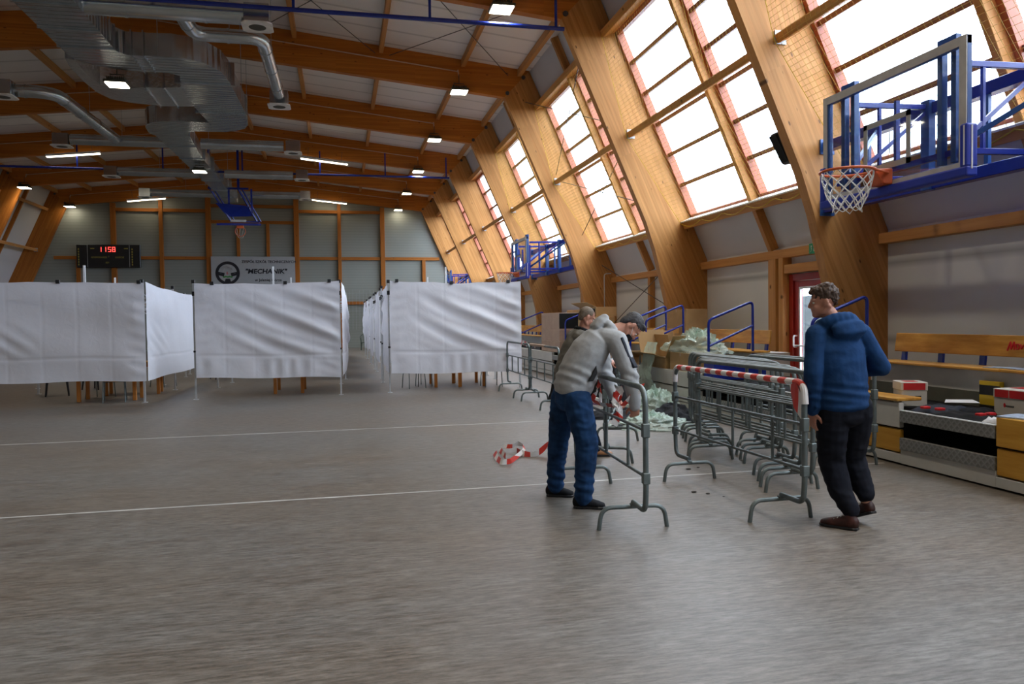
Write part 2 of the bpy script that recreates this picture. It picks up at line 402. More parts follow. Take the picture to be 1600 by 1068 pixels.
# right wall: vertical part with the door opening, sloped strips
DY0, DY1, DZ = 11.62, 12.88, 2.34
w = MB(); X0, X1 = 8.27, 8.45
w.box(X0, X1, YN, DY0, 0, 2.87); w.box(X0, X1, DY1, YF, 0, 2.87); w.box(X0, X1, DY0, DY1, DZ, 2.87)
def strip(mb, z0, z1, y0, y1, o0=.02, o1=.2, m=False):
    a, b, c, d = S(z0, o0), S(z1, o0), S(z1, o1), S(z0, o1)
    fx = mir if m else (lambda x: x)
    mb.prism([(fx(p[0]), y0, p[1]) for p in (a, b, c, d)], (0, y1-y0, 0))
ZS, ZH = 3.80, 7.90                                  # sill and head of the windows
wr = w.build('wall_right', M['wall_panel'], smooth=0); struct(wr, 'white right wall behind the tiered stand')
w = MB(); strip(w, 2.80, ZS, YN, YF, -.0, .2); strip(w, ZH, 8.98, YN, YF)
for y in F: strip(w, ZS, ZH, y-.02, y+TH+.02)
w.build('sloped_panel', M['slant_panel'], wr, 0)
w = MB(); w.box(mir(X1), mir(X0), YN, YF, 0, 2.87)
wl = w.build('wall_left', M['wall_panel'], smooth=0); struct(wl, 'white windowless left wall with timber studs')
w = MB(); strip(w, 2.80, 8.98, YN, YF, 0, .2, m=True); w.build('sloped_panel', M['slant_panel'], wl, 0)

inner = [(7.43, 0), (7.35, .98), (7.27, 1.94), (7.14, 2.5), (6.99, 3.1), (6.78, 3.72), (6.66, 4.0), (4.84, 8.12)]
colp = inner + [(5.6, 8.93), (8.27, 2.87), (8.265, 0)]
beamp = [(4.84, 8.12), (XC, 9.084), (XC, 10.05), (5.6, 8.92)]
NF = len(F)
for i, y in enumerate(F):
    n = NF-i
    for side, fx in (('right', lambda x: x), ('left', mir)):
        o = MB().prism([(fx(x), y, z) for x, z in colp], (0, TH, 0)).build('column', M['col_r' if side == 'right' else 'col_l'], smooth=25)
        struct(o, f'leaning glulam column on the {side} wall, {ORD[n]} from the far end wall')
        for c in ((4.93, 8.24), (5.42, 8.72)): MB().lathe([(.06, -.025), (.06, 0)], (fx(c[0]), y, c[1]), 10, 'y').build('bolt_plate', M['rod'], o)
        o = MB().prism([(fx(x), y, z) for x, z in beamp], (0, TH, 0)).build('roof_beam', M['beam'], smooth=0)
        struct(o, f'glulam roof beam, {side} half, {ORD[n]} from the far end wall')
PX = [5.3, 3.62, 1.27, -1.1, -3.5]
rz = lambda X: 8.91 + (5.72-X)*(1.15/10.52) if X > XC else 8.91 + (5.72-mir(X))*(1.15/10.52)
for i in range(NF-1):
    y0, y1 = F[i]+TH, F[i+1]
    bay = f'{ORD[NF-1-i]} bay from the far end'
    for j, X in enumerate(PX):
        for s, xx in (('right', X), ('left', mir(X))):
            z = rz(xx); o = MB().box(xx-.06, xx+.06, y0, y1, z-.21, z-.003).build('purlin', M['wood_y'], smooth=0, bevel=.006)
            struct(o, f'timber purlin under the roof, {s} side, {ORD[j+1]} from the eave, {bay}')
    for s, fx in (('right', lambda x: x), ('left', mir)):
        o = MB().box(min(fx(8.1), fx(8.27)), max(fx(8.1), fx(8.27)), y0, y1, 2.655, 2.815).build('girt', M['wood_y'], smooth=0, bevel=.006)
        struct(o, f'horizontal timber girt on the {s} wall, {bay}')
        def member(name, z0, z1, oi, oo, ya, yb, lab, mat='wood_y', fx=fx):
            p = [S(z0, oi), S(z1, oi), S(z1, oo), S(z0, oo)]
            o = MB().prism([(fx(q[0]), ya, q[1]) for q in p], (0, yb-ya, 0)).build(name, M[mat], smooth=0, bevel=.005)
            return struct(o, f'{lab} on the {s} wall, {bay}')
        ym = (F[i]+F[i+1]+TH)/2
        member('sill_beam', ZS-.13, ZS+.02, -.24, .02, y0, y1, 'timber sill beam')
        member('header_beam', ZH, ZH+.14, -.30, .02, y0, y1, 'timber header beam')
        member('mullion', 2.88, 8.9, -.17, .02, ym-.06, ym+.06, 'sloping timber mullion', 'col_r' if s == 'right' else 'col_l')
        o = MB().box(min(fx(8.12), fx(8.27)), max(fx(8.12), fx(8.27)), ym-.07, ym+.07, 0.86, 2.66).build('wall_post', M['wood_z'], smooth=0, bevel=.005)
        struct(o, f'short timber post below the girt on the {s} wall, {bay}')
        a = MB().bar((fx(6.42), y0-.005, 5.68), (fx(6.42), y1+.005, 5.68), .13, .16, (.9 if s == 'right' else -.9, 0, .4)).build('mid_rail', M['wood_y'], smooth=0, bevel=.01)
        struct(a, f'horizontal timber rail across the slope on the {s} wall, {bay}')
        for yy in (y0, y1-.03): MB().box(fx(6.42)-.09, fx(6.42)+.09, yy, yy+.03, 5.58, 5.78).build('bracket', M['stitch'], a)
        if s == 'left': continue
        b = MB(); 
        p = [S(ZS+.02, -.27), S(ZS+.045, -.27), S(ZS+.045, .06), S(ZS+.02, .06)]
        b.prism([(q[0], y0, q[1]) for q in p], (0, y1-y0, 0)); o = b.build('window_sill', M['white_paint'], smooth=0); struct(o, f'pale window sill board, {bay}')
# windows on the right wall
wn = 0
portals = []
for i in range(NF-1):
    ya, yb = F[i]+TH+.02, F[i+1]-.0
    ym = (F[i]+F[i+1]+TH)/2
    for k, (y0, y1) in enumerate(((ya, ym-.06), (ym+.06, yb))):
        wn += 1
        fr = MB()
        def fm(z0, z1, yy0, yy1, oi=.0, oo=.17, mb=fr):
            p = [S(z0, oi), S(z1, oi), S(z1, oo), S(z0, oo)]; mb.prism([(q[0], yy0, q[1]) for q in p], (0, yy1-yy0, 0))
        fm(ZS, ZH, y0, y0+.07); fm(ZS, ZH, y1-.09, y1); fm(ZS, ZS+.09, y0, y1); fm(ZH-.09, ZH, y0, y1)
        o = fr.build(f'window_{wn}', M['salmon'], smooth=0)
        struct(o, f'tall window with red brown frame, {"near" if k == 0 else "far"} half of the {ORD[NF-1-i]} bay from the far end')
        for j in range(1, 6):
            gb = MB(); z = ZS+.07 + (ZH-ZS-.1)*j/6; fm(z-.036, z+.036, y0+.05, y1-.07, .04, .14, gb); gb.build('glazing_bar', M['glazebar'], o, 0)
        g = MB(); fm(ZS+.05, ZH-.05, y0+.03, y1-.04, .11, .12, g); g.build('pane', M['pane'], o, 0)
        portals.append((y0+.05, y1-.05))
for (y0, y1) in portals:
    L = bpy.data.lights.new('daylight', 'AREA'); L.shape = 'RECTANGLE'; L.energy = 1
    o = bpy.data.objects.new('daylight', L); COL.objects.link(o)
    a, b = S(ZS+.05, .2), S(ZH-.05, .2)
    o.location = ((a[0]+b[0])/2, (y0+y1)/2, (a[1]+b[1])/2)
    d = V((-.9148, 0, -.4039)); o.rotation_euler = d.to_track_quat('-Z', 'Y').to_euler()
    sx = y1-y0; sy = math.hypot(a[0]-b[0], a[1]-b[1])
    up = o.rotation_euler.to_matrix() @ V((0, 1, 0))
    L.size, L.size_y = (sx, sy) if abs(up.y) < .5 else (sy, sx)
    L.cycles.is_portal = True
# safety nets in front of the windows
for i in range(2, 7):
    y0, y1 = F[i]+TH+.03, F[i+1]-.06
    if i > 5: continue
    P3 = [V((S(ZH+.05, -.33)[0], 0, S(ZH+.05, -.33)[1])), V((6.30, 0, 5.60)), V((S(ZS-.02, -.29)[0], 0, S(ZS-.02, -.29)[1]))]
    mb = MB(); nL = 54
    def pt(t): 
        t *= 2; return P3[0].lerp(P3[1], t) if t < 1 else P3[1].lerp(P3[2], t-1)
    k = int((y1-y0)/.11)
    for j in range(k+1):
        y = y0 + (y1-y0)*j/k; mb.tube([pt(0)+V((0,y,0)), pt(.5)+V((0,y,0)), pt(1)+V((0,y,0))], .0026, 3, caps=False)
    for j in range(nL+1):
        p = pt(j/nL); mb.tube([p+V((0,y0,0)), p+V((0,y1,0))], .0026, 3, caps=False)
    o = mb.build('window_net', plain('yellow brown netting', (.46, .29, .035), .8) if 'wnet' not in M else M['wnet'], smooth=0); M['wnet'] = o.data.materials[0]
    tag(o, f'yellow square mesh safety net hung over the windows, {ORD[NF-1-i]} bay from the far end', 'net')
    rp = MB(); pts = []
    for j in range(41):
        t = j/40; y = y0+(y1-y0)*t; sag = -.10*abs(math.sin(t*PI*6)); pts.append(V((P3[2].x+.0, y, P3[2].z+sag+.02)))
    rp.tube(pts, .009, 5); rp.tube([pt(q/8)+V((0, y1, 0)) for q in range(9)], .006, 4)
    rp.build('edge_rope', M['ycolor'], o)
# far wall timber
def far_member(name, x0, x1, z0, z1, lab, d=.16, mat='far_shade_z'):
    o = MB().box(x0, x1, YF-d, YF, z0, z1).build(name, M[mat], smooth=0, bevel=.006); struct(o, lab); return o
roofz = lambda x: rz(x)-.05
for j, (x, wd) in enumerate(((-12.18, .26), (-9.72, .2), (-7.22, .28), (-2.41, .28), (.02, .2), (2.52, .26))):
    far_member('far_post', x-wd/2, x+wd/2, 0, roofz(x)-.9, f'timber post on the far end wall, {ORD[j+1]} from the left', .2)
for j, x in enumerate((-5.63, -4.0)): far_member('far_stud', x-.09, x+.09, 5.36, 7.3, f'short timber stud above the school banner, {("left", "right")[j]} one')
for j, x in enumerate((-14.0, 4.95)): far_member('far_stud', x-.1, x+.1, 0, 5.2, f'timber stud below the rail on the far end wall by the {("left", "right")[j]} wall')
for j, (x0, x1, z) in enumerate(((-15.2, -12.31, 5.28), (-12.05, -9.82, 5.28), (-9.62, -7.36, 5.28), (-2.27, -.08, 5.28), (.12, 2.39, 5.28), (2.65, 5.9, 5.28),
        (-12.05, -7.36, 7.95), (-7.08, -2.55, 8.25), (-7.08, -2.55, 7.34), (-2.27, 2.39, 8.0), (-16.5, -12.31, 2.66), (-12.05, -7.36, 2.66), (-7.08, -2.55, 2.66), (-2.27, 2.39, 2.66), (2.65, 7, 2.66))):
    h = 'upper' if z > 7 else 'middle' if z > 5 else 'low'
    far_member('far_rail', x0, x1, z-.09, z+.09, f'{h} timber rail on the far end wall, segment starting {abs(x0):.1f} m from the viewer line', .14, 'far_shade_x')
# ------------------------------------------------------------------ glazed door in the right wall
dr = T('door_1', 'dark red framed glazed exit door in the right wall', 'door', (8.3, 12.25, 0)); dr['kind'] = 'structure'
m = MB(); m.box(8.2, 8.4, DY1-.12, DY1, 0, DZ); m.box(8.2, 8.4, DY0, DY0+.12, 0, DZ); m.box(8.2, 8.4, DY0+.12, DY1-.12, DZ-.12, DZ); m.build('door_frame', M['red_door'], dr, 0, .006)
m = MB(); y0, y1 = DY0+.12, DY1-.12
m.box(8.24, 8.32, y1-.14, y1, .02, DZ-.13); m.box(8.24, 8.32, y0, y0+.14, .02, DZ-.13); m.box(8.24, 8.32, y0+.14, y1-.14, DZ-.24, DZ-.13); m.box(8.24, 8.32, y0+.14, y1-.14, .02, .3)
lf = m.build('door_leaf', M['red_door'], dr, 0, .006)
m = MB(); m.box(8.235, 8.27, y1-.18, y1-.14, .3, DZ-.24); m.box(8.235, 8.27, y0+.14, y0+.18, .3, DZ-.24); m.box(8.235, 8.27, y0+.18, y1-.18, DZ-.28, DZ-.24); m.build('glazing_bead', M['white_paint'], lf, 0)
MB().box(8.275, 8.285, y0+.14, y1-.14, .3, DZ-.24).build('pane', M['pane'], lf, 0)
m = MB(); m.tube(rounded([(8.24, y1-.07, 1.0), (8.17, y1-.07, 1.0), (8.17, y1-.07, 1.2), (8.24, y1-.07, 1.2)], .03), .017, 8); m.tube([(8.19, y1-.05, 1.02), (8.19, y0+.1, 1.02)], .014, 8); m.build('handle', M['white_paint'], dr)
for j, (y, lab) in enumerate(((12.97, 'timber door post beside the red door frame'), (13.22, 'timber post standing just left of the door post'))):
    struct(MB().box(8.08, 8.27, y-.075, y+.075, 0, 2.655).build('door_post', M['wood_z'], smooth=0, bevel=.005), lab)
struct(MB().box(8.1, 8.27, DY0-1, DY1+.01, DZ+.02, DZ+.18).build('door_lintel', M['wood_y'], smooth=0, bevel=.005), 'timber lintel over the red exit door')
# ------------------------------------------------------------------ outdoors seen through the glass
o = MB().box(8.6, 80, -30, 80, -.4, -.15).build('ground', M['grass'], smooth=0); struct(o, 'grass ground outside the windows')
fx_ = T('fence', 'pale grey slatted fence outside the glazed door', 'fence', (17, 15, -.15))
m = MB()
for k in range(24): m.box(16.98, 17.02, 4+k*1.2, 4+k*1.2+1.19, -.1, 2.3)
m.build('slat_panel', M['fence'], fx_, 0)
for k in range(5): MB().box(17.03, 17.1, 4+k*6, 4.08+k*6, -.15, 2.5).build('post', M['fence'], fx_, 0)
for k, (x, y, h) in enumerate(((24, 38.5, 9.2), (20, 24.6, 8.6), (22.5, 15.6, 14))):
    t_ = T('lattice_mast', ('thin pale mast outside, seen low in the far window', 'thin pale mast outside, low in the middle window', 'tall pale mast outside behind the near backboard')[k], 'mast', (x, y, -.15))
    m = MB()
    for a in (-.12, .12):
        for b in (-.12, .12): m.bar((x+a, y+b, -.15), (x+a, y+b, h), .03, .03)
    m.build('leg_frame', M['fence'], t_, 0)
    m = MB()
    n = int(h/.4)
    for q in range(n): m.bar((x-.12, y-.12*(-1)**q, q*.4), (x+.12, y+.12*(-1)**q, q*.4+.4), .02, .02)
    m.build('brace', M['fence'], t_, 0)

# ------------------------------------------------------------------ ventilation ducts under the roof
ZB, DH = 7.6, .52
duct = T('ventilation_duct', 'big rectangular galvanised duct with S bends under the roof ridge', 'duct', (-5.0, 18, ZB))
def flat(name, pts, mat='duct', z=ZB, h=DH, parent=duct):
    return MB().prism([(x, y, z) for x, y in pts], (0, 0, h)).build(name, M[mat], parent, 40)
flat('straight_section', [(-5.82, 2), (-4.72, 2), (-4.72, 18.5), (-5.82, 18.5)])
flat('bend', [(-5.82,18.5),(-4.72,18.5),(-4.57,18.74),(-4.12,18.74),(-3.6,18.7),(-3.31,18.79),(-2.95,19.05),(-2.68,19.6),(-2.6,20.37),(-2.55,23.4),(-2.64,24.7),(-2.8,25.2),(-3.09,25.5),(-3.4,25.7),(-3.83,25.76),(-3.74,24.6),(-3.86,22.86),(-3.87,21.09),(-3.7,20.1),(-3.9,19.92),(-4.48,19.93),(-5.0,19.84),(-5.42,19.66),(-5.73,19.32),(-5.82,19.0)])
flat('branch_bend', [(-5.96,19.23),(-5.80,19.35),(-5.86,20.5),(-5.78,21.2),(-5.5,21.42),(-5.18,21.45),(-4.8,21.25),(-4.4,21.22),(-3.87,21.09),(-3.87,22.89),(-4.68,22.99),(-5.44,22.8),(-5.88,22.5),(-6.06,21.92),(-6.1,20.99),(-6.06,19.87)], 'foil', ZB+.01, DH-.02)
flat('return_bend', [(-3.72,24.61),(-3.83,25.76),(-4.35,25.8),(-4.6,26.0),(-4.66,26.5),(-5.72,26.5),(-5.78,26.16),(-5.72,25.5),(-5.57,25.05),(-5.22,24.72),(-4.54,24.55)], 'duct', ZB, DH)
flat('narrow_section', [(-5.66,26.5),(-4.62,26.5),(-4.8,29.6),(-4.9,40.5),(-5.5,40.5),(-5.6,29.6)], 'duct', ZB, .46)
def flange(*b): MB().box(*b).build('flange', M['duct'], duct, 0)
for y in (3.2, 5.6, 8, 10.4, 12.8, 14.6, 16.0, 17.3, 18.4): flange(-5.85, -4.69, y-.02, y+.02, ZB-.03, ZB+DH+.03)
for y in (20.6, 23.4): flange(-3.92, -2.5, y-.02, y+.02, ZB-.03, ZB+DH+.03)
for x in (-4.45, -4.2): flange(x-.015, x+.015, 18.68, 19.98, ZB-.03, ZB+DH+.03)
for x in (-4.75, -4.3): flange(x-.015, x+.015, 21.15, 23.03, ZB-.03, ZB+DH+.03)
for y in (28, 30, 32, 34.5, 37, 39): flange(-5.62, -4.72, y-.02, y+.02, ZB-.03, ZB+.5)
for x, y in ((-5.87,6),(-4.67,6),(-5.87,12),(-4.67,12),(-5.87,15.6),(-4.67,15.6),(-4.66,17.9),(-3.9,18.72),(-2.5,22),(-5.6,20),(-4.66,27.5),(-5.75,27.5),(-5.7,31),(-4.75,31),(-4.75,36),(-5.7,36),(-2.62,24.3)): MB().tube([(x, y, ZB+.02), (x, y, rz(x)-.02)], .008, 5).build('hanger_rod', M['stitch'], duct, 0)
def spiral(name, label, pts, r=.18, taps=(), rr=.35):
    o = T(name, label, 'duct', pts[0])
    mb = MB(); mb.tube(rounded(pts, rr, 6), r, 16); mb.build('pipe', M['spiral'], o, 60)
    P = [V(p) for p in pts]
    for a, b in zip(P, P[1:]):
        L = (b-a).length; d = (b-a).normalized(); n = max(1, int(L/1.1))
        for k in range(n):
            q = a+d*(L*(k+.5)/n); MB().tube([q-d*.025, q+d*.025], r+.012, 16).build('joint_collar', M['spiral'], o, 60)
    for a, b in zip(P, P[1:]):
        q = a.lerp(b, .5); MB().tube([q+V((0, r, 0)), q+V((0, r, rz(q.x)-q.z-.02))], .006, 5).build('hanger_rod', M['stitch'], o, 0)
    return o
z = 7.8
spiral('spiral_duct', 'round spiral duct leaving the nearest duct bend towards the right', [(-4.72, 16.45, z), (-1.78, 16.45, z)], .2)
spiral('spiral_duct', 'round spiral duct with elbows running back to the second right diffuser', [(-3.02, 16.6, z), (-2.95, 17.72, z), (-1.56, 17.72, z), (-1.53, 21.95, z)], .15)
spiral('spiral_duct', 'round spiral duct from the left wall bending back to the cross duct', [(-11.5, 22.8, z), (-7.35, 22.8, z), (-7.25, 28.1, z)], .17, rr=.6)
for k, (xa, xb, y) in enumerate(((-8.7, -1.85, 28.42), (-8.7, -1.85, 34.0), (-8.65, -1.8, 39.3))):
    spiral('spiral_duct', f'straight round cross duct between two ceiling diffusers, {("nearest", "middle", "farthest")[k]} of three', [(xa, y, z), (-5.62, y, z)])
    o = COL.objects[-1]
    m = MB(); m.tube([(-4.6, y, z), (xb, y, z)], .18, 16); par = [q for q in COL.objects if q.name.startswith('spiral_duct')][-1]
    m.build('pipe', M['spiral'], par, 60)
    for q in (-4.4, -3.6, -2.7): MB().tube([(q-.025, y, z), (q+.025, y, z)], .192, 16).build('joint_collar', M['spiral'], par, 60)
def diffuser(x, y, zz, label):
    o = T('air_diffuser', label, 'air diffuser', (x, y, zz), 0, 'square white ceiling diffusers')
    MB().box(x-.24, x+.24, y-.2, y+.28, zz+.03, zz+.42).build('plenum_box', M['duct'], o, 0)
    m = MB(); n = 20; R = .17; s = .3
    ring = [(x+R*math.cos(2*PI*k/n+.0), y+R*math.sin(2*PI*k/n), zz) for k in range(n)]
    sq = []
    for k in range(n):
        a = 2*PI*k/n; c, d = math.cos(a), math.sin(a); q = s/max(abs(c), abs(d)); sq.append((x+q*c, y+q*d, zz))
    for k in range(n):
        j = (k+1) % n; m.quad(sq[k], sq[j], ring[j], ring[k])
    for k in range(n):
        j = (k+1) % n; m.quad(sq[k], sq[j], (sq[j][0], sq[j][1], zz+.03), (sq[k][0], sq[k][1], zz+.03))
    m.build('face_plate', M['plate'], o, 0)
    m = MB(); m.lathe([(R, 0), (R*.9, .03), (R*.75, .06)], (x, y, zz), 20)
    m.build('swirl_recess', M['lamp_body'], o); 
for k, (x, y) in enumerate(((-1.53, 16.45), (-1.55, 22.36), (-1.53, 28.4), (-1.48, 33.7), (-1.58, 39.05))):
    diffuser(x, y, 7.56, f'square white air diffuser on the right of the main duct, {ORD[k+1]} from the viewer')
for k, (x, y) in enumerate(((-8.5, 22.6), (-9.0, 28.5), (-8.95, 34.0), (-8.9, 39.3))):
    diffuser(x, y, 7.56, f'square white air diffuser on the left of the main duct, {ORD[k+1]} from the viewer')
# ------------------------------------------------------------------ lamps and conduits
lp = T('high_bay_lamp', '', 'lamp', (0, 0, 0), 0, 'high bay lamps')
MB().box(-.25, .25, -.25, .25, 0, .06).build('housing', M['lamp_body'], lp, 0, .01)
m = MB().box(-.2, .2, -.18, .18, .055, .075)
for k in range(9): m.box(-.19+k*.0475-.008, -.19+k*.0475+.008, -.17, .17, .07, .15)
m.build('heat_sink', M['lamp_body'], lp, 0)
MB().box(-.22, .22, -.22, .22, -.02, 0).build('light_panel', M['lamp'], lp, 0)
m = MB(); m.tube([(-.15, 0, .1), (-.15, 0, .24), (.15, 0, .24), (.15, 0, .1)], .01, 6); m.tube([(0, 0, .24), (0, 0, .5)], .012, 6); m.build('bracket', M['lamp_body'], lp)
first = True
def lamp(x, y, z_, label):
    global first
    if first: lp.location = (x, y, z_); lp['label'] = label; first = False; r = lp
    else: r = copy_tree(lp, (x, y, z_), label=label)
    return r
for k, i in enumerate(range(4, 10)): lamp(3.45, F[i]-.27, 8.12, f'square high bay lamp in the right row, {ORD[k+1]} from the viewer')
for k, i in enumerate(range(0, 4)): lamp(3.45, F[i]+(-.27 if i else .6), 8.12, f'added high bay lamp of the right row above the viewer, {ORD[4-k]} before the visible ones')  # unseen lamps added to fill the near floor and right wall
for k, i in enumerate(range(0, 5)): lamp(-13.05, F[i]+(-.27 if i else .6), 8.12, f'added unseen high bay lamp of the left row, {ORD[k+1]} from the near end wall')  # left row carried on out of view as added fill
for k, y in enumerate((-4.5, 2.2, 9.2)): lamp(-5.12, y, 7.33, f'added unseen high bay lamp below the near duct, {ORD[k+1]} from the near end wall')  # middle row also extended unseen, added for fill
lamp(-14.25, F[8]-.27, 8.0, 'square high bay lamp by the second last left column')
lamp(-14.2, F[9]-.3, 8.0, 'square high bay lamp by the last left column')
lamp(-5.08, 30.9, 7.3, 'square high bay lamp hung under the narrow part of the main duct')
lamp(-5.12, 20.15, 7.33, 'square high bay lamp hung in front of the duct with crumpled foil')
for k, i in enumerate(range(4, 10)):
    y = F[i]-.03; c = MB()
    zc = lambda x: 8.93 + .11*(4.84-x) - .3
    c.tube([(-4.6, y, zc(-4.6)), (3.45, y, zc(3.45)), (3.45, y-.1, zc(3.45)), (3.45, y-.2, 8.6)], .018, 6)
    o = c.build('conduit', M['conduit']); tag(o, f'pale conduit along the right half of a roof beam, {ORD[k+1]} from the viewer', 'conduit')
for k, i in enumerate(range(6, 10)):
    y = F[i]-.03; c = MB(); zc = lambda x: 8.93 + .11*(4.84-mir(x)) - .3
    c.tube([(-5.0, y, zc(-5.0)), (-14.2, y, zc(-14.2)), (-14.2, y-.1, zc(-14.2)), (-14.2, y-.2, 8.5)], .018, 6)
    o = c.build('conduit', M['conduit']); tag(o, f'pale conduit along the left half of a roof beam, {ORD[k+1]} from the viewer', 'conduit')
fl0 = T('fluorescent_lamp', 'long lit tube lamp below the roof, left of the duct, nearer one', 'lamp', (0,0,0), 0, 'linear tube lamps')
MB().box(-1.0, 1.0, -.09, .09, .0, .09).build('housing', M['white_paint'], fl0, 0, .01)
MB().box(-.97, .97, -.075, .075, -.03, 0).build('light_tube', M['tube_lamp'], fl0, 0)
for x in (-.7, .7): MB().tube([(x, 0, .09), (x, 0, .5)], .008, 5).build('hanger_rod', M['rod'], fl0)
def tl(o, x, y, z_, tilt): o.location = (x, y, z_); o.rotation_euler = (0, tilt, 0); return o
tl(fl0, -10.3, 33.9, 8.38, -.1)
for x, y, z_, t, lab in ((-.55, 33.85, 8.42, .1, 'long lit tube lamp below the roof, right of the duct, nearer one'), (-10.3, 45.7, 8.42, -.1, 'long lit tube lamp below the roof, left of the duct, by the end wall'), (-.5, 45.7, 8.5, .1, 'long lit tube lamp below the roof, right of the duct, by the end wall')):
    tl(copy_tree(fl0, label=lab), x, y, z_, t)
tag(MB().tube(rounded([(8.08, 22.2, 2.93), (7.86, 22.2, 2.92), (7.86, 22.2, .98)], .08, 5), .016, 6).build('conduit', M['carton_white']), 'pale conduit bent down the face of a right column above the bending men', 'conduit')
# blue curtain rails
for k, (y, zz, hx) in enumerate(((16.06, 7.82, (4.65, 1.93, -.8, -3.5, -6.2, -8.9, -11.6)), (33.98, 7.88, (4.69, 2.02, -.74, -3.9, -7.0, -10.2, -13)))):
    o = T('curtain_rail', ('long blue tube rail across the hall under the nearest visible beam', 'long blue tube rail across the hall under the far beam')[k], 'rail', (4.8, y, zz))
    MB().tube([(4.83, y, zz), (mir(4.83), y, zz)], .045, 12).build('rail_tube', M['blue'], o)
    for x in hx:
        MB().box(x-.028, x+.028, y-.012, y+.012, zz+.04, min(zz+1.0, rz(x)-.25)).build('hanger', M['blue'], o, 0)
# tie rods
def rod(name, pts, lab): tag(MB().tube(pts, .011, 5).build(name, M['rod'], smooth=0), lab, 'tie rod')
zr = lambda x: rz(x)-.24
for k, (xa, xb) in enumerate(((4.95, 1.5), (1.1, -2.2))):
    for q, (a, b) in enumerate(((xa, xb), (xb, xa))):
        rod('tie_rod', [(a, F[4]+.2, zr(a)), (b, F[5]-.01, zr(b))], f'thin steel tie rod of the {("right", "left")[k]} roof cross, {("rising to the left", "rising to the right")[q]}')
P_ = lambda z_, y, off=-.62: V((min(8.15, S(z_, off)[0]), y, S(z_, off)[1]))
for k, (za, zb_) in enumerate(((8.2, 6.1), (5.9, 4.3), (3.3, 1.5))):
    off = -.5 if k < 2 else -.3
    for q, (a, b) in enumerate(((za, zb_), (zb_, za))):
        rod('tie_rod', [P_(a, F[4]+.2, off), P_(b, F[5]-.01, off)], f'thin steel tie rod crossing the right wall slope, {("top", "middle", "bottom")[k]} bay panel, {("falling away", "rising away")[q]}')
# ------------------------------------------------------------------ scoreboard, banner
def text(body, size, name, mat, parent, loc, rot=(PI/2, 0, 0), ext=.003, align='LEFT', shear=0, sx=1, bold=0):
    cu = bpy.data.curves.new('t', 'FONT'); cu.body = body; cu.size = size; cu.extrude = ext; cu.align_x = align; cu.shear = shear; cu.offset = bold; cu.resolution_u = 3
    o = bpy.data.objects.new('t', cu); COL.objects.link(o); bpy.context.view_layer.update()
    me = bpy.data.meshes.new_from_object(o.evaluated_get(bpy.context.evaluated_depsgraph_get())); bpy.data.objects.remove(o)
    me.materials.clear(); me.transform(Matrix.Diagonal((sx, 1, 1, 1))); me.transform(V(rot) and Matrix.Rotation(rot[2], 4, 'Z') @ Matrix.Rotation(rot[0], 4, 'X')); me.transform(Matrix.Translation(V(loc)-wloc(parent)))
    return link(name, me, mat, parent, 0)
sb = T('scoreboard', 'black electronic scoreboard with red lit digits on the far end wall', 'scoreboard', (-12.4, YF-.3, 4.72))
ys = YF-.36
MB().box(-14.0, -10.78, ys, YF-.2, 4.72, 5.98).build('case', M['screen'], sb, 0, .02)
m = MB()
for x in (-13.45, -11.33): m.box(x-.012, x+.012, ys-.006, ys, 4.74, 5.96)
m.build('divider', M['stitch'], sb, 0)
SEG = {'1': 'bc', '5': 'afgcd', '8': 'abcdefg'}
dg = MB()
def seg7(ch, x, z0, w=.16, h=.27):
    t = .035; pos = {'a': (x, x+w, z0+h-t, z0+h), 'd': (x, x+w, z0, z0+t), 'g': (x, x+w, z0+h/2-t/2, z0+h/2+t/2), 'f': (x, x+t, z0+h/2, z0+h), 'e': (x, x+t, z0, z0+h/2), 'b': (x+w-t, x+w, z0+h/2, z0+h), 'c': (x+w-t, x+w, z0, z0+h/2)}
    for s in SEG[ch]: p = pos[s]; dg.box(p[0]+.004, p[1]-.004, ys-.012, ys-.004, p[2]+.004, p[3]-.004)
for ch, x in (('1', -12.90), ('1', -12.66), ('5', -12.41), ('8', -12.2)): seg7(ch, x, 5.58)
dg.build('time_digits', M['led'], sb, 0)
text('GOSPODARZE', .125, 'lettering', M['yellow_text'], sb, (-13.28, ys-.004, 5.24)); text('T', .12, 'lettering', M['yellow_text'], sb, (-12.42, ys-.004, 5.27)); text('GOŚCIE', .125, 'lettering', M['yellow_text'], sb, (-12.06, ys-.004, 5.24)); text('SET', .12, 'lettering', M['yellow_text'], sb, (-12.55, ys-.004, 4.95))
m = MB()
for x in (-13.92, -11.22): 
    for k in range(7): m.box(x, x+.06, ys-.005, ys, 4.84+k*.14, 4.93+k*.14)
for x in (-13.3, -11.6): m.box(x, x+.2, ys-.005, ys, 5.74, 5.79)
m.build('player_marks', M['yellow_text'], sb, 0)
bn = T('banner', 'white school banner with a gear wheel emblem on the far end wall', 'banner', (-4.85, YF-.3, 3.75))
yb = YF-.31
MB().box(-7.1, -2.52, yb, yb+.02, 3.62, 5.36).build('sheet', M['banner'], bn, 0)
cx, cz = -6.22, 4.42
m = MB(); n = 48; R0, R1 = .66, .50
for k in range(n):
    a, b = 2*PI*k/n, 2*PI*(k+1)/n
    m.hexa([(cx+r*math.cos(t), y, cz+r*math.sin(t)) for y in (yb-.004, yb) for r, t in ((R1, a), (R0, a), (R0, b), (R1, b))])
m.build('emblem_ring', M['bannerblack'], bn, 0)
m = MB()
for k in range(9):
    a = PI*k/8; m.bar((cx+.33*math.cos(a), yb-.003, cz+.33*math.sin(a)), (cx+.42*math.cos(a), yb-.003, cz+.42*math.sin(a)), .006, .08, (0, 1, 0))
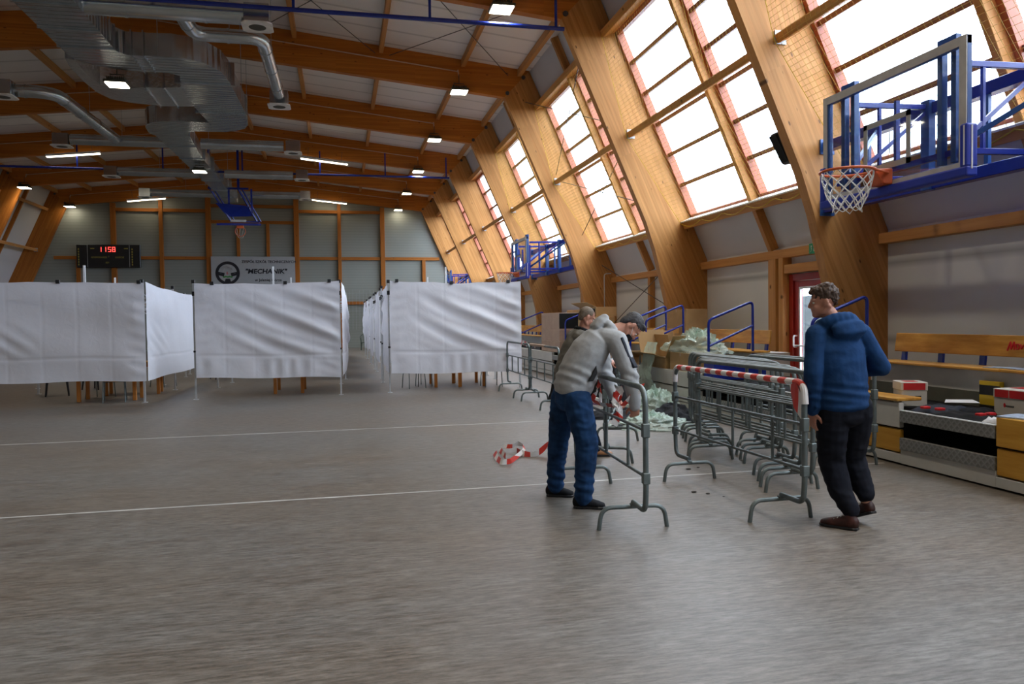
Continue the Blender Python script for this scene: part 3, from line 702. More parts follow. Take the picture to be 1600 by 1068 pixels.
for k in range(24):
    a, b = PI*k/24, PI*(k+1)/24
    m.hexa([(cx+r*math.cos(t), y, cz+r*math.sin(t)) for y in (yb-.004, yb) for r, t in ((.22, a), (.33, a), (.33, b), (.22, b))])
m.build('emblem_gear', M['stitch'], bn, 0)
m = MB()
for s in (-1, 1): m.hexa([(cx+s*x, y, zz) for y in (yb-.005, yb) for x, zz in ((.16, 4.42), (.52, 4.50), (.52, 4.30), (.2, 4.22))])
m.hexa([(cx+x, y, zz) for y in (yb-.005, yb) for x, zz in ((-.12, 4.1), (.12, 4.1), (.2, 3.8), (-.2, 3.8))])
m.build('emblem_spokes', M['bannerblack'], bn, 0)
m = MB()
for k in range(5): m.ball((cx-.2+k*.1, yb-.004, 4.2+.02*(k % 2)), (.07, .004, .05), nu=8, nv=5)
m.build('emblem_wreath', M['green_print'], bn); m = MB(); m.box(cx-.05, cx-.01, yb-.006, yb, 4.34, 4.5); m.bar((cx-.02, yb-.004, 4.42), (cx+.08, yb-.004, 4.36), .004, .035, (0, 1, 0)); m.build('emblem_mark', M['red_print'], bn, 0)
text('ZESPÓŁ SZKÓŁ TECHNICZNYCH', .205, 'lettering', M['bannerblack'], bn, (-5.45, yb-.003, 5.0), sx=.985, bold=.004)
text('"MECHANIK"', .36, 'lettering', M['bannerblack'], bn, (-5.28, yb-.003, 4.40), shear=.15, sx=1.10, bold=.012)
text('w Jeleniej Górze', .22, 'lettering', M['bannerblack'], bn, (-4.75, yb-.003, 3.95), bold=.003)
for k in range(-3, 4): bn.location = bn.location
# speaker on the hoop column
sp = T('wall_speaker', 'small black speaker fixed on the near side column by the window', 'speaker', (6.72, F[3]+.28, 3.9))
m = MB(); m.prism([S(z_, o) for z_, o in ()] or [(6.50, F[3]+.21, 4.36), (6.66, F[3]+.21, 4.40), (6.88, F[3]+.21, 3.92), (6.72, F[3]+.21, 3.90)], (0, .22, 0)); m.build('cabinet', M['black'], sp, 0, .03, 2)
m = MB(); m.prism([(6.485, F[3]+.23, 4.32), (6.505, F[3]+.23, 4.33), (6.72, F[3]+.23, 3.94), (6.70, F[3]+.23, 3.93)], (0, .18, 0)); m.build('grille', M['void'], sp, 0)
sg = T('exit_sign', 'small green exit sign on the timber girt above the red door', 'sign', (8.09, 11.9, 2.73))
MB().box(8.06, 8.1, 11.78, 12.04, 2.65, 2.83).build('sign_plate', M['green_sign'], sg, 0)
m = MB(); m.box(8.055, 8.06, 11.82, 11.9, 2.69, 2.79); m.ball((8.057, 11.97, 2.78), (.003, .016, .016), nu=8, nv=5); m.bar((8.057, 11.97, 2.76), (8.057, 11.95, 2.72), .004, .02, (1,0,0)); m.bar((8.057, 11.95, 2.72), (8.057, 11.99, 2.68), .004, .014, (1,0,0)); m.build('pictogram', M['white_paint'], sg, 0)

# ------------------------------------------------------------------ basketball units on the right wall
def rim_net(parent, c, r, L, axis=(0,0,-1), side=(0,1,0), name='net'):
    c, ax, sd = V(c), V(axis), V(side); ot = ax.cross(sd).normalized(); m = MB(); n = 12; rows = 6
    def p(i, j):
        a = 2*PI*i/n; rr = r*(1-.12*j/rows-.35*math.sin(min(1, j/rows)*1.3)*(j/rows)); jit = .012*math.sin(i*3.1+j*1.7)
        return c + ax*(L*j/rows+jit) + (sd*math.cos(a)+ot*math.sin(a))*(rr+jit)
    for i in range(n):
        for s in (.5, -.5):
            m.tube([p(i+s*j, j) for j in range(rows+1)], .006, 5)
    for i in range(n): m.tube([p(i+.5*rows, rows), p(i+.5*rows+.5, rows)+ax*.03, p(i+.5*rows+1, rows)], .005, 4)
    return m.build(name, M['net_white'], parent, 60)
def hoop(name_label, XB, YB, ya, yb, sgn=1):
    """backboard facing away from the wall; sgn -1 mirrors it to the left wall"""
    fx = (lambda x: x) if sgn > 0 else mir
    hp = T('basketball_backboard', name_label, 'basketball hoop', (fx(XB), YB, 2.9), 0, 'wall hoops of the hall')
    def bx(m, x0, x1, *r): return m.box(min(fx(x0), fx(x1)), max(fx(x0), fx(x1)), *r)
    w = 1.12; y0, y1, z0, z1 = YB-w, YB+w, 2.985, 4.26; X = XB
    m = MB(); bx(m, X+.01, X+.07, y0, y0+.10, z0, z1); bx(m, X+.01, X+.07, y1-.10, y1, z0, z1); bx(m, X+.01, X+.07, y0, y1, z1-.09, z1); bx(m, X+.01, X+.07, y0, y1, z0, z0+.07); m.build('back_frame', M['steelblue'], hp, 0, .006)
    m = MB(); bx(m, X, X+.01, y0, y0+.09, z0, z1); bx(m, X, X+.01, y1-.075, y1, z0, z1); bx(m, X, X+.01, y0+.09, y1-.075, z1-.09, z1); bx(m, X, X+.01, y0+.09, y1-.075, z0, z0+.06); m.build('border', M['grey_frame'], hp, 0)
    bx(MB(), X+.012, X+.024, y0+.085, y1-.07, z0+.055, z1-.085).build('glass', M['board_glass'], hp, 0)
    m = MB(); a, b, c, d = YB-.37, YB+.37, z0+.20, z0+.76; q = (X+.003, X+.011); bx(m, *q, a, a+.06, c, d); bx(m, *q, b-.06, b, c, d); bx(m, *q, a, b, d-.06, d); bx(m, *q, a, b, c, c+.06); m.build('target_square', M['banner'], hp, 0)
    m = MB(); bx(m, X-.03, X+.10, y0-.04, y1+.04, z0-.09, z0+.012); bx(m, X-.03, X+.10, y0-.04, y0+.055, z0, z0+.42); bx(m, X-.03, X+.10, y1-.055, y1+.04, z0, z0+.42); m.build('edge_padding', M['blue2'], hp, 0, .02, 2)
    m = MB(); bx(m, X-.034, X-.028, y0-.015, y0+.0, z0+.02, z0+.40); bx(m, X+.02, X+.035, y0-.046, y0-.038, z0-.02, z0+.40); m.build('padding_stripe', M['white_paint'], hp, 0)
    for yy in (YB-.78, YB+.76):
        m = MB()
        for q in (-.09, .09): bx(m, X+.08, X+.15, yy+q-.034, yy+q+.034, z0+.1, z1+.09)
        bx(m, X+.085, X+.145, yy-.08, yy+.08, z1+.04, z1+.09)
        m.build('slide_rail', M['steelblue'], hp, 0, .004)
        m = MB(); bx(m, X+.16, X+.22, yy-.05, yy+.0, z0+.02, z1-.25); m.build('guide_post', M['blue'], hp, 0, .004)
        m = MB(); m.bar((fx(X+.2), yy, 4.10), (fx(7.2), yy, 4.12), .05, .06); m.bar((fx(X+.2), yy, 3.22), (fx(7.2), yy, 3.24), .05, .06); m.bar((fx(X+.22), yy, 3.28), (fx(7.1), yy, 4.06), .035, .045)
        bx(m, X+.5, X+.54, yy-.02, yy+.02, 3.22, 4.1)
        m.build('arm_truss', M['blue'], hp, 0, .004)
        bx(MB(), 7.08, 7.18, yy-.07, yy+.07, 3.1, 4.2).build('upright', M['steelblue'], hp, 0, .004)
    for yy in (YB-1.9, YB-.1, YB+1.9): bx(MB(), 7.14, 7.19, yy-.03, yy+.03, 3.2, 4.1).build('upright', M['steelblue'], hp, 0, .004)
    for yy in (YB-1.7, YB+1.7): MB().bar((fx(X+.2), YB+(.9 if yy > YB else -.9), 3.3), (fx(7.15), yy, 4.06), .04, .05).build('brace', M['steelblue'], hp, 0, .003)
    for zz in (3.18, 4.10):
        bx(MB(), 7.12, 7.27, ya+.004, yb-.034, zz-.07, zz+.07).build('wall_beam', M['blue'], hp, 0, .006)
        m = MB(); bx(m, 7.08, 7.31, yb-.034, yb-.004, zz-.11, zz+.11); m.build('wall_bracket', M['steelblue'], hp, 0)
    m = MB(); bx(m, X+.12, X+.17, y0+.1, y1-.1, z0+.18, z0+.24); bx(m, X+.12, X+.17, YB-.02, YB+.02, z0+.2, z0+.95); m.build('cross_tie', M['blue'], hp, 0)
    r = .28; RC = (X-.20-r, YB, 3.14)
    m = MB(); m.tube([(fx(RC[0]+r*math.cos(2*PI*k/28)), YB+r*math.sin(2*PI*k/28), RC[2]) for k in range(28)], .015, 8, True)
    for s in (-1, 1): m.tube([(fx(X-.06), YB+s*.12, RC[2]-.02), (fx(RC[0]+.1), YB+s*.25, RC[2]-.006)], .013, 6)
    m.build('rim', M['orange'], hp)
    m = MB(); m.prism([(fx(x), YB-.12, z_) for x, z_ in ((X, 3.0), (X, 3.17), (X-.19, 3.16), (X-.21, 3.11), (X-.12, 3.0))], (0, .24, 0)); m.build('rim_bracket', M['orange'], hp, 0, .01)
    rim_net(hp, (fx(RC[0]), YB, RC[2]), r*.97, .40)
    return hp
hoop('large glass backboard with orange rim and blue wall arms, nearest on the right', 5.92, 7.42, F[2]+TH, F[3])
hoop('glass backboard with blue wall truss above the right curtain booth', 5.92, 25.35, F[5]+TH, F[6])
hoop('farthest glass backboard on the right, half hidden behind the right booth', 5.92, 43.2, F[8]+TH, F[9])
hoop('backboard at the left edge behind the left booth', 5.92, 38.2, F[7]+TH, F[8], -1)
# folded hoop under the roof
ch = T('ceiling_basketball_hoop', 'blue folding hoop frame hung from the roof at the far end', 'basketball hoop', (-4.9, 37, 8.8))
m = MB()
for x in (-5.68, -4.44): m.box(x-.05, x+.05, 36.95, 37.05, 7.68, rz(x)-.02)
m.box(-5.75, -4.0, 36.96, 37.04, 7.66, 7.74); m.box(-4.9, -4.82, 36.96, 37.04, 7.0, 7.7); m.box(-3.92, -3.84, 36.98, 37.06, 6.6, 7.7); m.build('ceiling_frame', M['blue'], ch, 0)
m = MB()
for xa, xb in ((-5.66, -4.86), (-4.44, -3.72)):
    m.bar((xa, 37, 7.68), (xb, 37.6, 6.28), .07, .07); m.bar((xa+.15, 37.1, 7.68), (xb+.16, 37.7, 6.3), .05, .05)
m.bar((-4.86, 37.6, 6.28), (-3.6, 37.6, 6.28), .07, .07); m.bar((-5.3, 37.2, 6.95), (-4.0, 37.2, 6.9), .06, .06); m.build('swing_arm', M['blue'], ch, 0)
MB().prism([(-5.45, 37.1, 7.05), (-4.15, 37.1, 6.95), (-3.80, 37.5, 6.55), (-5.0, 37.5, 6.5)], (0, .03, -.02)).build('cover_panel', M['blue2'], ch, 0)
m = MB(); m.box(-5.35, -3.55, 36.55, 36.62, 5.98, 6.06); m.box(-5.35, -3.55, 37.55, 37.62, 6.10, 6.2); m.bar((-5.3, 36.6, 6.02), (-5.3, 37.6, 6.15), .05, .05); m.bar((-3.6, 36.6, 6.02), (-3.6, 37.6, 6.15), .05, .05); m.build('board_frame', M['blue'], ch, 0)
MB().hexa([(-5.3, 36.6, 6.03), (-3.6, 36.6, 6.03), (-3.6, 37.6, 6.13), (-5.3, 37.6, 6.13), (-5.3, 36.6, 6.045), (-3.6, 36.6, 6.045), (-3.6, 37.6, 6.145), (-5.3, 37.6, 6.145)]).build('glass', M['board_glass'], ch, 0)
MB().box(-4.9, -4.2, 37.55, 37.63, 6.26, 6.36).build('weight', M['white_paint'], ch, 0)
m = MB(); m.tube([(-4.36+.225*math.cos(2*PI*k/24), 36.66, 5.72+.225*math.sin(2*PI*k/24)) for k in range(24)], .014, 6, True); m.build('rim', M['orange'], ch)
MB().box(-4.5, -4.22, 36.6, 36.75, 5.86, 6.0).build('rim_bracket', M['orange'], ch, 0, .01)
m = MB()
for k in range(8):
    a = 2*PI*k/8; m.tube([(-4.36+.22*math.cos(a), 36.66, 5.72+.22*math.sin(a)), (-4.36+.1*math.cos(a+.4), 36.7, 5.45+.05*math.sin(a))], .006, 4)
m.build('net', M['net_white'], ch)

# ------------------------------------------------------------------ curtain booths built from folding tent frames
def fold_front(u, v, seed=0, kind=0):
    """folds of a taut sheet hung from its top corners: u across 0..1, v up 0..1"""
    n = noise.noise(V((u*2.2+seed, v*1.6, seed*1.7)))*.05 + noise.noise(V((u*6+seed, v*2.5+u*3, 3.1)))*.018
    d = 0
    if kind in (0, 2):      # diagonals sweeping from upper left to lower right
        w = (1-v)*1.15 - .88*max(0, u)**.8
        env = max(0, min(1, (u-.12)*2.2))*max(0, min(1, (1.02-v)*3))*max(0, min(1, (v-.18)*6))
        d += env*(.044*math.sin(w*19+.7*math.sin(u*4+seed)) + .020*math.sin(w*37+seed+u*3))
        e2 = max(0, (u-.80)/.2)*(.3+.7*v)
        d += e2*.022*math.sin(v*62+u*26)
        d += max(0, 1-u/.12)*.010*math.sin(v*55-u*30)
    if kind == 1:
        w = v*1.0+u*.35
        d += .022*math.sin(w*11+seed)*max(0, min(1, (.98-v)*3)) + max(0, (u-.88)/.12)*.02*math.sin(v*48+u*10)
        e = max(0, 1-((u-.02)/.38)**2)*max(0, 1-abs(v-.40)/.22); d += e*.03*math.sin((v+u*1.2)*36)
    # horizontal crease and short gathered folds below it
    c = abs(v-.235); d += -.018*math.exp(-(c/.012)**2)
    if v < .235 and kind != 1: d += .016*math.sin(u*46+3*math.sin(u*9+seed))*min(1, (.24-v)*9)*min(1, .3+v*4)
    # pressed grid creases
    for g in (.2, .4, .6, .8): d -= .005*math.exp(-((u-g)/.006)**2)
    return n + d
def curtain(name, label, p0, p1, z0a, z0b, z1a, z1b, out, kind=0, seed=0, nu=110, nv=72, sag=.03, bow=0, amp=1, grp=None):
    """sheet between two posts: p0,p1 bottom line in plan, heights at both ends, out = unit normal towards the viewer"""
    p0, p1, out = V((p0[0], p0[1], 0)), V((p1[0], p1[1], 0)), V(out)
    def f(u, v):
        zb = z0a+(z0b-z0a)*u + .012*math.sin(u*9+seed); zt = z1a+(z1b-z1a)*u - sag*math.sin(PI*u)*(1+.3*math.sin(u*13+seed)) - .012*abs(math.sin(u*PI*3))
        hold = min(1, u*14+.15, (1-u)*14+.15)*min(1, (1-v)*10+.2)
        d = fold_front(u, v, seed, kind)*amp*hold + bow*math.sin(PI*min(1, max(0, u)))*math.sin(PI*(.15+.7*v))
        e = .035*(math.sin(v*31+seed)*.35+.65)*(1 if kind != 1 else .4)
        uu = u
        p = p0.lerp(p1, uu); p.z = zb+(zt-zb)*v
        return p + out*(d+.03)
    o = T(name, label, 'curtain', p0.lerp(p1, .5)+V((0, 0, z0a)), 0, grp)
    sh = MB().grid(nu, nv, f).build('cloth', M['curtain'], o, 180)
    return o, f
def clips(o, f, us):
    for u in us:
        p = f(u, 1); MB().box(p.x-.035, p.x+.035, p.y-.04, p.y+.02, p.z-.02, p.z+.05).build('clip', M['black'], o, 0, .005)
GC = 'white sheet walls of the booths'
HT = 2.43
o, f = curtain('curtain', 'wide white sheet at the left edge, front wall of the left booth', (-6.95, 16.64), (-3.83, 16.62), .47, .45, HT, HT-.02, (0, -1, 0), 1, 2.3, grp=GC, sag=-.01); clips(o, f, (.5, .97))
o, f = curtain('curtain', 'white sheet sagging along the side of the left booth, lifting at its far end', (-3.84, 16.63), (-3.80, 21.95), .45, .42, HT, HT-.08, (1, 0, 0), 1, 5.1, nu=90, grp=GC, sag=.05, bow=.0, amp=.8)
o, f = curtain('curtain', 'white creased sheet on the middle booth, between the left booth and the aisle', (-2.93, 16.85), (-.02, 16.83), .45, .39, HT-.02, HT+.02, (0, -1, 0), 0, .7, grp=GC); clips(o, f, (.12, .62, .93))
o, f = curtain('curtain', 'narrow bulging white sheet on the aisle side of the middle booth', (-.0, 16.86), (.03, 19.8), .40, .5, HT, HT-.02, (1, 0, 0), 2, 3.3, nu=60, grp=GC, bow=.10)
o, f = curtain('curtain', 'white sheet draped in sweeping folds across the right booth', (1.06, 16.9), (3.97, 16.84), .42, .40, HT+.02, HT+.0, (0, -1, 0), 2, 1.4, grp=GC, sag=.035); clips(o, f, (.05, .46, .9))
o, f = curtain('curtain', 'white sheet on the wall side of the right booth', (3.96, 16.9), (3.96, 19.8), .40, .45, HT, HT, (1, 0, 0), 2, 7.3, nu=40, nv=40, grp=GC)
ROW = (17.0, 21.3, 25.5, 29.5, 32.8)
for k, y in enumerate(ROW[0:]):
    curtain('curtain', f'white sheet along the right side of the aisle, {ORD[k+1]} tent from the viewer', (1.06, y+.06), (1.10, y+2.95), .42, .45, HT-.02, HT-.05, (-1, 0, 0), 2, k*1.9, 46, 40, grp=GC, bow=.05)
    if k: 
        curtain('curtain', f'white front sheet of the right row behind, {ORD[k+1]} tent from the viewer', (1.10, y+.02), (3.95, y), .42, .42, HT-.02, HT-.02, (0, -1, 0), 0, k+.2, 40, 30, grp=GC)
        curtain('curtain', f'white sheet along the left side of the aisle, {ORD[k+1]} tent from the viewer', (.12, y+.06), (.10, y+2.95), .42, .45, HT-.02, HT-.05, (1, 0, 0), 2, k*1.3+.4, 40, 36, grp=GC, bow=.04)
tn = T('tent_frame', '', 'tent frame', (0, 0, 0), 0, 'folding frames of the booths')
for x in (0, 2.94):
    for y in (0, 2.9):
        m = MB(); m.box(x-.018, x+.018, y-.018, y+.018, .01, HT+.0); m.box(x-.05, x+.05, y-.05, y+.05, 0, .012); pl = m.build('leg', M['tent_pole'], tn, 0)
        for c in ((.032, HT-.02, HT+.05), (.03, 2.15, 2.24), (.026, .98, 1.02)): MB().box(x-c[0], x+c[0], y-c[0], y+c[0], c[1], c[2]).build('bracket', M['black'], pl, 0, .004)
m = MB()
for a, b in (((0, 0), (2.94, 0)), ((0, 2.9), (2.94, 2.9)), ((0, 0), (0, 2.9)), ((2.94, 0), (2.94, 2.9))):
    a, b = V((*a, 0)), V((*b, 0)); h1, h2 = V((0, 0, HT-.22)), V((0, 0, HT-.45))
    md = a.lerp(b, .5); m.bar(a+h1, md+h2, .012, .024); m.bar(a+h2, md+h1, .012, .024); m.bar(md+h1, b+h2, .012, .024); m.bar(md+h2, b+h1, .012, .024)
for a, b in (((0, 1.45), (1.47, 1.45)), ((2.94, 1.45), (1.47, 1.45)), ((1.47, 0), (1.47, 1.45)), ((1.47, 2.9), (1.47, 1.45))): m.bar((*a, HT-.25), (*b, HT-.4), .012, .024)
m.build('truss_bar', M['tent_pole'], tn, 0)
MB().box(1.45, 1.49, 1.43, 1.47, HT-.45, 2.86).build('mast', M['white_paint'], tn, 0)
tent_i = 0
def tent(x, y, label, mast=None):
    global tent_i
    tent_i += 1
    if tent_i == 1: tn.location = (x, y, 0); tn['label'] = label; return tn
    return copy_tree(tn, (x, y, 0), label=label)
tent(-6.83, 16.66, 'silver folding tent frame of the left front booth')
tent(-2.96, 16.9, 'silver folding tent frame of the middle front booth')
tent(1.03, 17.0, 'silver folding tent frame of the right front booth')
for k, y in enumerate(ROW[1:]):
    tent(1.07, y, f'silver folding tent frame in the right row, {ORD[k+2]} from the viewer')
    tent(-2.84, y+.1, f'silver folding tent frame in the middle row, {ORD[k+2]} from the viewer')
    tent(-7.45-.12*k, y+.0, f'silver folding tent frame in the left row, {ORD[k+2]} from the viewer')
# tables and chairs inside the booths
tb = T('table', '', 'table', (0, 0, 0), 0, 'tables inside the booths')
MB().box(-.6, .6, -.35, .35, .71, .74).build('tabletop', M['ply'], tb, 0, .005)
for x in (-.53, .53):
    for y in (-.29, .29): MB().box(x-.035, x+.035, y-.035, y+.035, 0, .71).build('leg', M['leg_wood'], tb, 0, .006)
MB().box(-.53, .53, -.31, -.27, .62, .71).build('apron', M['leg_wood'], tb, 0)
sc_ = T('chair', '', 'chair', (0, 0, 0), 0, 'metal legged chairs inside the booths')
MB().grid(10, 8, lambda u, v: V((-.2+.4*u, -.2+.4*v, .45-.02*math.sin(PI*u)+.01*math.cos(v*5)))).build('seat', M['ply'], sc_, 180).modifiers.new('s', 'SOLIDIFY').thickness = .014
MB().grid(10, 6, lambda u, v: V((-.2+.4*u, .19+.03*v-.04*math.sin(PI*u), .62+.2*v))).build('backrest', M['ply'], sc_, 180).modifiers.new('s', 'SOLIDIFY').thickness = .014
for x in (-.19, .19):
    MB().tube([(x*1.08, -.21, 0), (x, -.17, .44)], .011, 8).build('leg', M['galv'], sc_); MB().tube([(x*1.08, .24, 0), (x, .17, .44), (x, .22, .84)], .011, 8).build('leg', M['galv'], sc_)
MB().tube([(-.19, -.17, .43), (.19, -.17, .43), (.19, .17, .43), (-.19, .17, .43)], .01, 6, True).build('seat_frame', M['galv'], sc_)
TB = [(-4.75, 17.55, 0, 'left booth, nearer'), (-4.62, 18.9, .1, 'left booth, farther'), (-1.15, 18.15, 1.57, 'middle booth'), (2.45, 18.5, 1.57, 'right booth, left one'), (3.0, 18.4, 1.57, 'right booth, right one')]
for k, (x, y, r, w) in enumerate(TB):
    lab = f'table with orange wooden legs inside the {w}'
    o = tb if k == 0 else copy_tree(tb)
    o.location = (x, y, 0); o.rotation_euler = (0, 0, r); o['label'] = lab
CH = [(-4.55, 17.05, .2, 'near the corner pole of the left booth'), (-5.1, 18.1, 2.9, 'deeper in the left booth'), (1.65, 18.0, .3, 'left end of the right booth'), (2.0, 18.6, -.4, 'middle of the right booth'), (3.45, 17.75, .1, 'right end of the right booth'), (-4.4, 20.8, 1.0, 'behind the side sheet of the left booth')]
for k, (x, y, r, w) in enumerate(CH):
    o = sc_ if k == 0 else copy_tree(sc_)
    o.location = (x, y, 0); o.rotation_euler = (0, 0, r); o['label'] = f'chair with thin metal legs, {w}'
bc = T('chair', '', 'chair', (0, 0, 0), 0, 'dark legged chairs behind the left sheet')
MB().box(-.21, .21, -.21, .21, .43, .47).build('seat', M['black'], bc, 0, .012, 2); MB().box(-.2, .2, .18, .22, .6, .88).build('backrest', M['black'], bc, 0, .012, 2)
for x in (-.18, .18):
    for y in (-.18, .18): MB().tube([(x*1.25, y*1.2, 0), (x, y, .44)], [.016, .026], 8).build('leg', M['black'], bc)
MB().box(-.02, .02, .2, .23, .4, .64).build('back_strut', M['black'], bc, 0)
for k, (x, y, r, w) in enumerate(((-6.25, 19.0, .3, 'black chair far left behind the wide sheet'), (-5.9, 20.6, -.4, 'black chair behind the wide sheet, deeper in'), (-3.35, 23.0, .5, 'black chair seen in the gap behind the lifted side sheet'))):
    o = bc if k == 0 else copy_tree(bc)
    o.location = (x, y, 0); o.rotation_euler = (0, 0, r); o['label'] = w
gc_ = T('plastic_armchair', 'dark green plastic armchair at the far end of the aisle', 'chair', (1.32, 42.6, 0))
X, Y = 1.32, 42.6
MB().box(X-.24, X+.24, Y-.24, Y+.2, .40, .44).build('seat', M['green_chair'], gc_, 0, .01)
m = MB()
for k in range(7):
    a = PI*(k/6); m.bar((X-.27*math.cos(a), Y+.1+.14*math.sin(a), .44), (X-.30*math.cos(a), Y+.12+.18*math.sin(a), .66+.22*math.sin(a)), .045, .012)
m.tube([(X-.30*math.cos(PI*k/14), Y+.12+.18*math.sin(PI*k/14), .66+.24*math.sin(PI*k/14)) for k in range(15)], .022, 8); m.build('backrest', M['green_chair'], gc_)
m = MB()
for s in (-1, 1): m.bar((X+s*.29, Y+.14, .66), (X+s*.29, Y-.24, .65), .05, .03)
m.build('armrest', M['green_chair'], gc_, 0)
for s in (-1, 1):
    MB().tube([(X+s*.27, Y-.25, 0), (X+s*.27, Y-.22, .65)], .022, 6).build('leg', M['green_chair'], gc_); MB().tube([(X+s*.25, Y+.26, 0), (X+s*.22, Y+.16, .44)], .022, 6).build('leg', M['green_chair'], gc_)
o = MB()
for k in range(12): o.tube([(.5+k*.2, YF-.35, 1.1), (.5+k*.2+.02, YF-.35, 3.35+.12*math.sin(k*2.2))], .008, 5)
for q in (2.2, 2.9, 3.2): o.tube([(.4, YF-.35, q), (2.8, YF-.35, q)], .006, 4)
tag(o.build('ball_net', M['stitch'], smooth=0), 'grey net cords hanging on the end wall over the aisle', 'net')

# ------------------------------------------------------------------ retracted tiered stand along the right wall
XS = 5.68
def stand(y0, y1, label, wood_low=False, wood_up=False, seat=False):
    o = T('tiered_stand', label, 'stand', (XS+.4, (y0+y1)/2, 0), 0, 'blocks of the retracted tiered stand')
    MB().box(XS+.06, 7.3, y0, y1, .02, .56).build('core', M['void'], o, 0)  # solid black filling paints the shade seen through the front gaps
    m = MB(); m.box(XS, XS+.06, y0, y1, .02, .115); m.build('base_panel', M['stand_panel'], o, 0, .004)
    MB().box(XS, XS+.05, y0+.01, y1-.01, .13, .37).build('lower_front', M['ply'] if wood_low else M['stand_panel'], o, 0, .006)
    MB().box(XS-.01, XS+.05, y0+.01, y1-.01, .39, .65).build('upper_front', M['ply'] if wood_up else M['stand_panel'], o, 0, .006)
    if seat: MB().box(XS-.03, XS+.27, y0+.01, y1-.0, .665, .70).build('seat_board', M['bench'], o, 0, .008)
    else: MB().box(XS+.05, XS+.1, y0+.01, y1-.01, .58, .65).build('front_lip', M['stand_dark'], o, 0)
    MB().box(XS+.06, 6.70, y0, y1, .56, .572).build('deck', M['tread'], o, 0)
    MB().box(6.70, 7.3, y0, y1, .56, .96).build('rear_step', M['stand_panel'], o, 0)
    MB().box(6.68, 6.70, y0, y1, .572, .73).build('toe_board', M['stand_dark'], o, 0)
    return o
stand(2.0, 5.70, 'block of the tiered stand at the right edge with two wooden seat fronts', True, True)
stand(6.89, 8.67, 'block of the tiered stand behind the man in blue, with one wooden front', True, False, True)
stand(11.44, 14.15, 'white fronted block of the tiered stand under the plastic wrap')
stand(15.05, 19.7, 'white fronted block of the tiered stand behind the bending men')
stand(20.35, 24.95, 'white fronted block of the tiered stand carrying the carton stack')
stand(25.25, 31.0, 'far white fronted block of the tiered stand beside the right booth')
def aisle(y0, y1, label, top=True):
    o = T('aisle_steps', label, 'steps', (XS+.3, (y0+y1)/2, 0), 0, 'aisle steps of the tiered stand')
    m = MB(); m.box(XS, XS+.06, y0, y1, .02, .165); m.build('base_panel', M['stand_panel'], o, 0)
    m = MB(); m.box(XS-.015, XS+.03, y0, y1, .167, .29); m.build('tread_plate', M['checker'], o, 0, .004)
    m = MB(); m.box(XS-.015, XS+.03, y0, y1, .453, .572); m.build('tread_plate', M['checker'], o, 0, .004)
    m = MB(); n = int((y1-y0)/.055)
    for k in range(n): m.box(XS-.018, XS+.035, y0+k*(y1-y0)/n+.006, y0+(k+1)*(y1-y0)/n-.006, .572, .578)
    m.build('nosing', M['white_paint'], o, 0)
    MB().box(XS+.25, 7.3, y0, y1, .02, .28).build('core', M['void'], o, 0)  # black block paints the shade under the steps
    MB().box(XS+.02, XS+.25, y0, y1, .20, .285).build('step', M['tread'], o, 0)
    MB().box(XS+.03, 6.70, y0, y1, .53, .572).build('deck', M['tread'], o, 0)
    if top:
        MB().box(6.70, 7.3, y0, y1, .56, .96).build('rear_step', M['stand_panel'], o, 0)
        MB().box(6.68, 6.70, y0, y1, .572, .73).build('toe_board', M['stand_dark'], o, 0)
    return o
aisle(5.70, 6.89, 'aisle steps with aluminium tread plates between the white boxes')
aisle(8.67, 11.44, 'aisle steps leading up to the red glazed door', False)
aisle(14.15, 15.05, 'narrow aisle steps between two pairs of blue handrails')
aisle(19.7, 20.35, 'narrow aisle steps left of the bending men')
tag(MB().box(5.69, 6.6, 11.0, 11.35, .575, .85).build('step_panel', M['blue'], smooth=0, bevel=.01), 'dark blue step block at the foot of the handrail by the red door', 'step')
def bench(y0, y1, label, script=False):
    o = T('bench', label, 'bench', (6.85, (y0+y1)/2, .96), 0, 'backrest benches on the top tier')
    n = max(1, round((y1-y0)/1.8)); L = (y1-y0)/n
    for k in range(n):
        a, b = y0+k*L+.008, y0+(k+1)*L-.008
        p = [(6.955, 1.105), (6.985, 1.335), (7.012, 1.33), (6.985, 1.10)]
        MB().prism([(q[0], a, q[1]) for q in p], (0, b-a, 0)).build('backrest', M['bench'], o, 0, .006)
        MB().box(6.60, 6.98, a, b, .965, .995).build('seat', M['bench'], o, 0, .006)
    nb = max(2, int((y1-y0)/.62))
    for k in range(nb+1):
        y = y0+.15+(y1-y0-.3)*k/nb; MB().bar((6.985, y, .99), (7.01, y, 1.25), .075, .03, (1, 0, 0)).build('support', M['blue'], o, 0)
    return o
bq = bench(4.6, 8.56, 'long wooden bench behind the man in blue, red script at its right end')
m = MB(); sx = lambda y, z_: (6.945+.13*(z_-1.105)+.004, y, z_)
def scr(pts): m.tube(rounded([sx(6.84-p[0], 1.15+p[1]) for p in pts], .01, 3), .008, 5)
scr([(0, .02), (.03, .12), (.045, .03), (.075, .12), (.085, .03)]); scr([(.11, .04), (.10, .09), (.14, .09), (.14, .04), (.11, .04)]); scr([(.16, .09), (.17, .04), (.2, .09), (.22, .03), (.28, .06), (.33, .03)])
m.build('red_script', M['red_print'], bq)
bench(11.5, 14.1, 'short wooden bench with blue supports left of the red door')
bench(15.1, 19.6, 'wooden bench with blue supports behind the bending men')
bench(20.4, 24.9, 'wooden bench with blue supports behind the carton stack')
bench(25.3, 30.9, 'far wooden bench with blue supports beside the right booth')
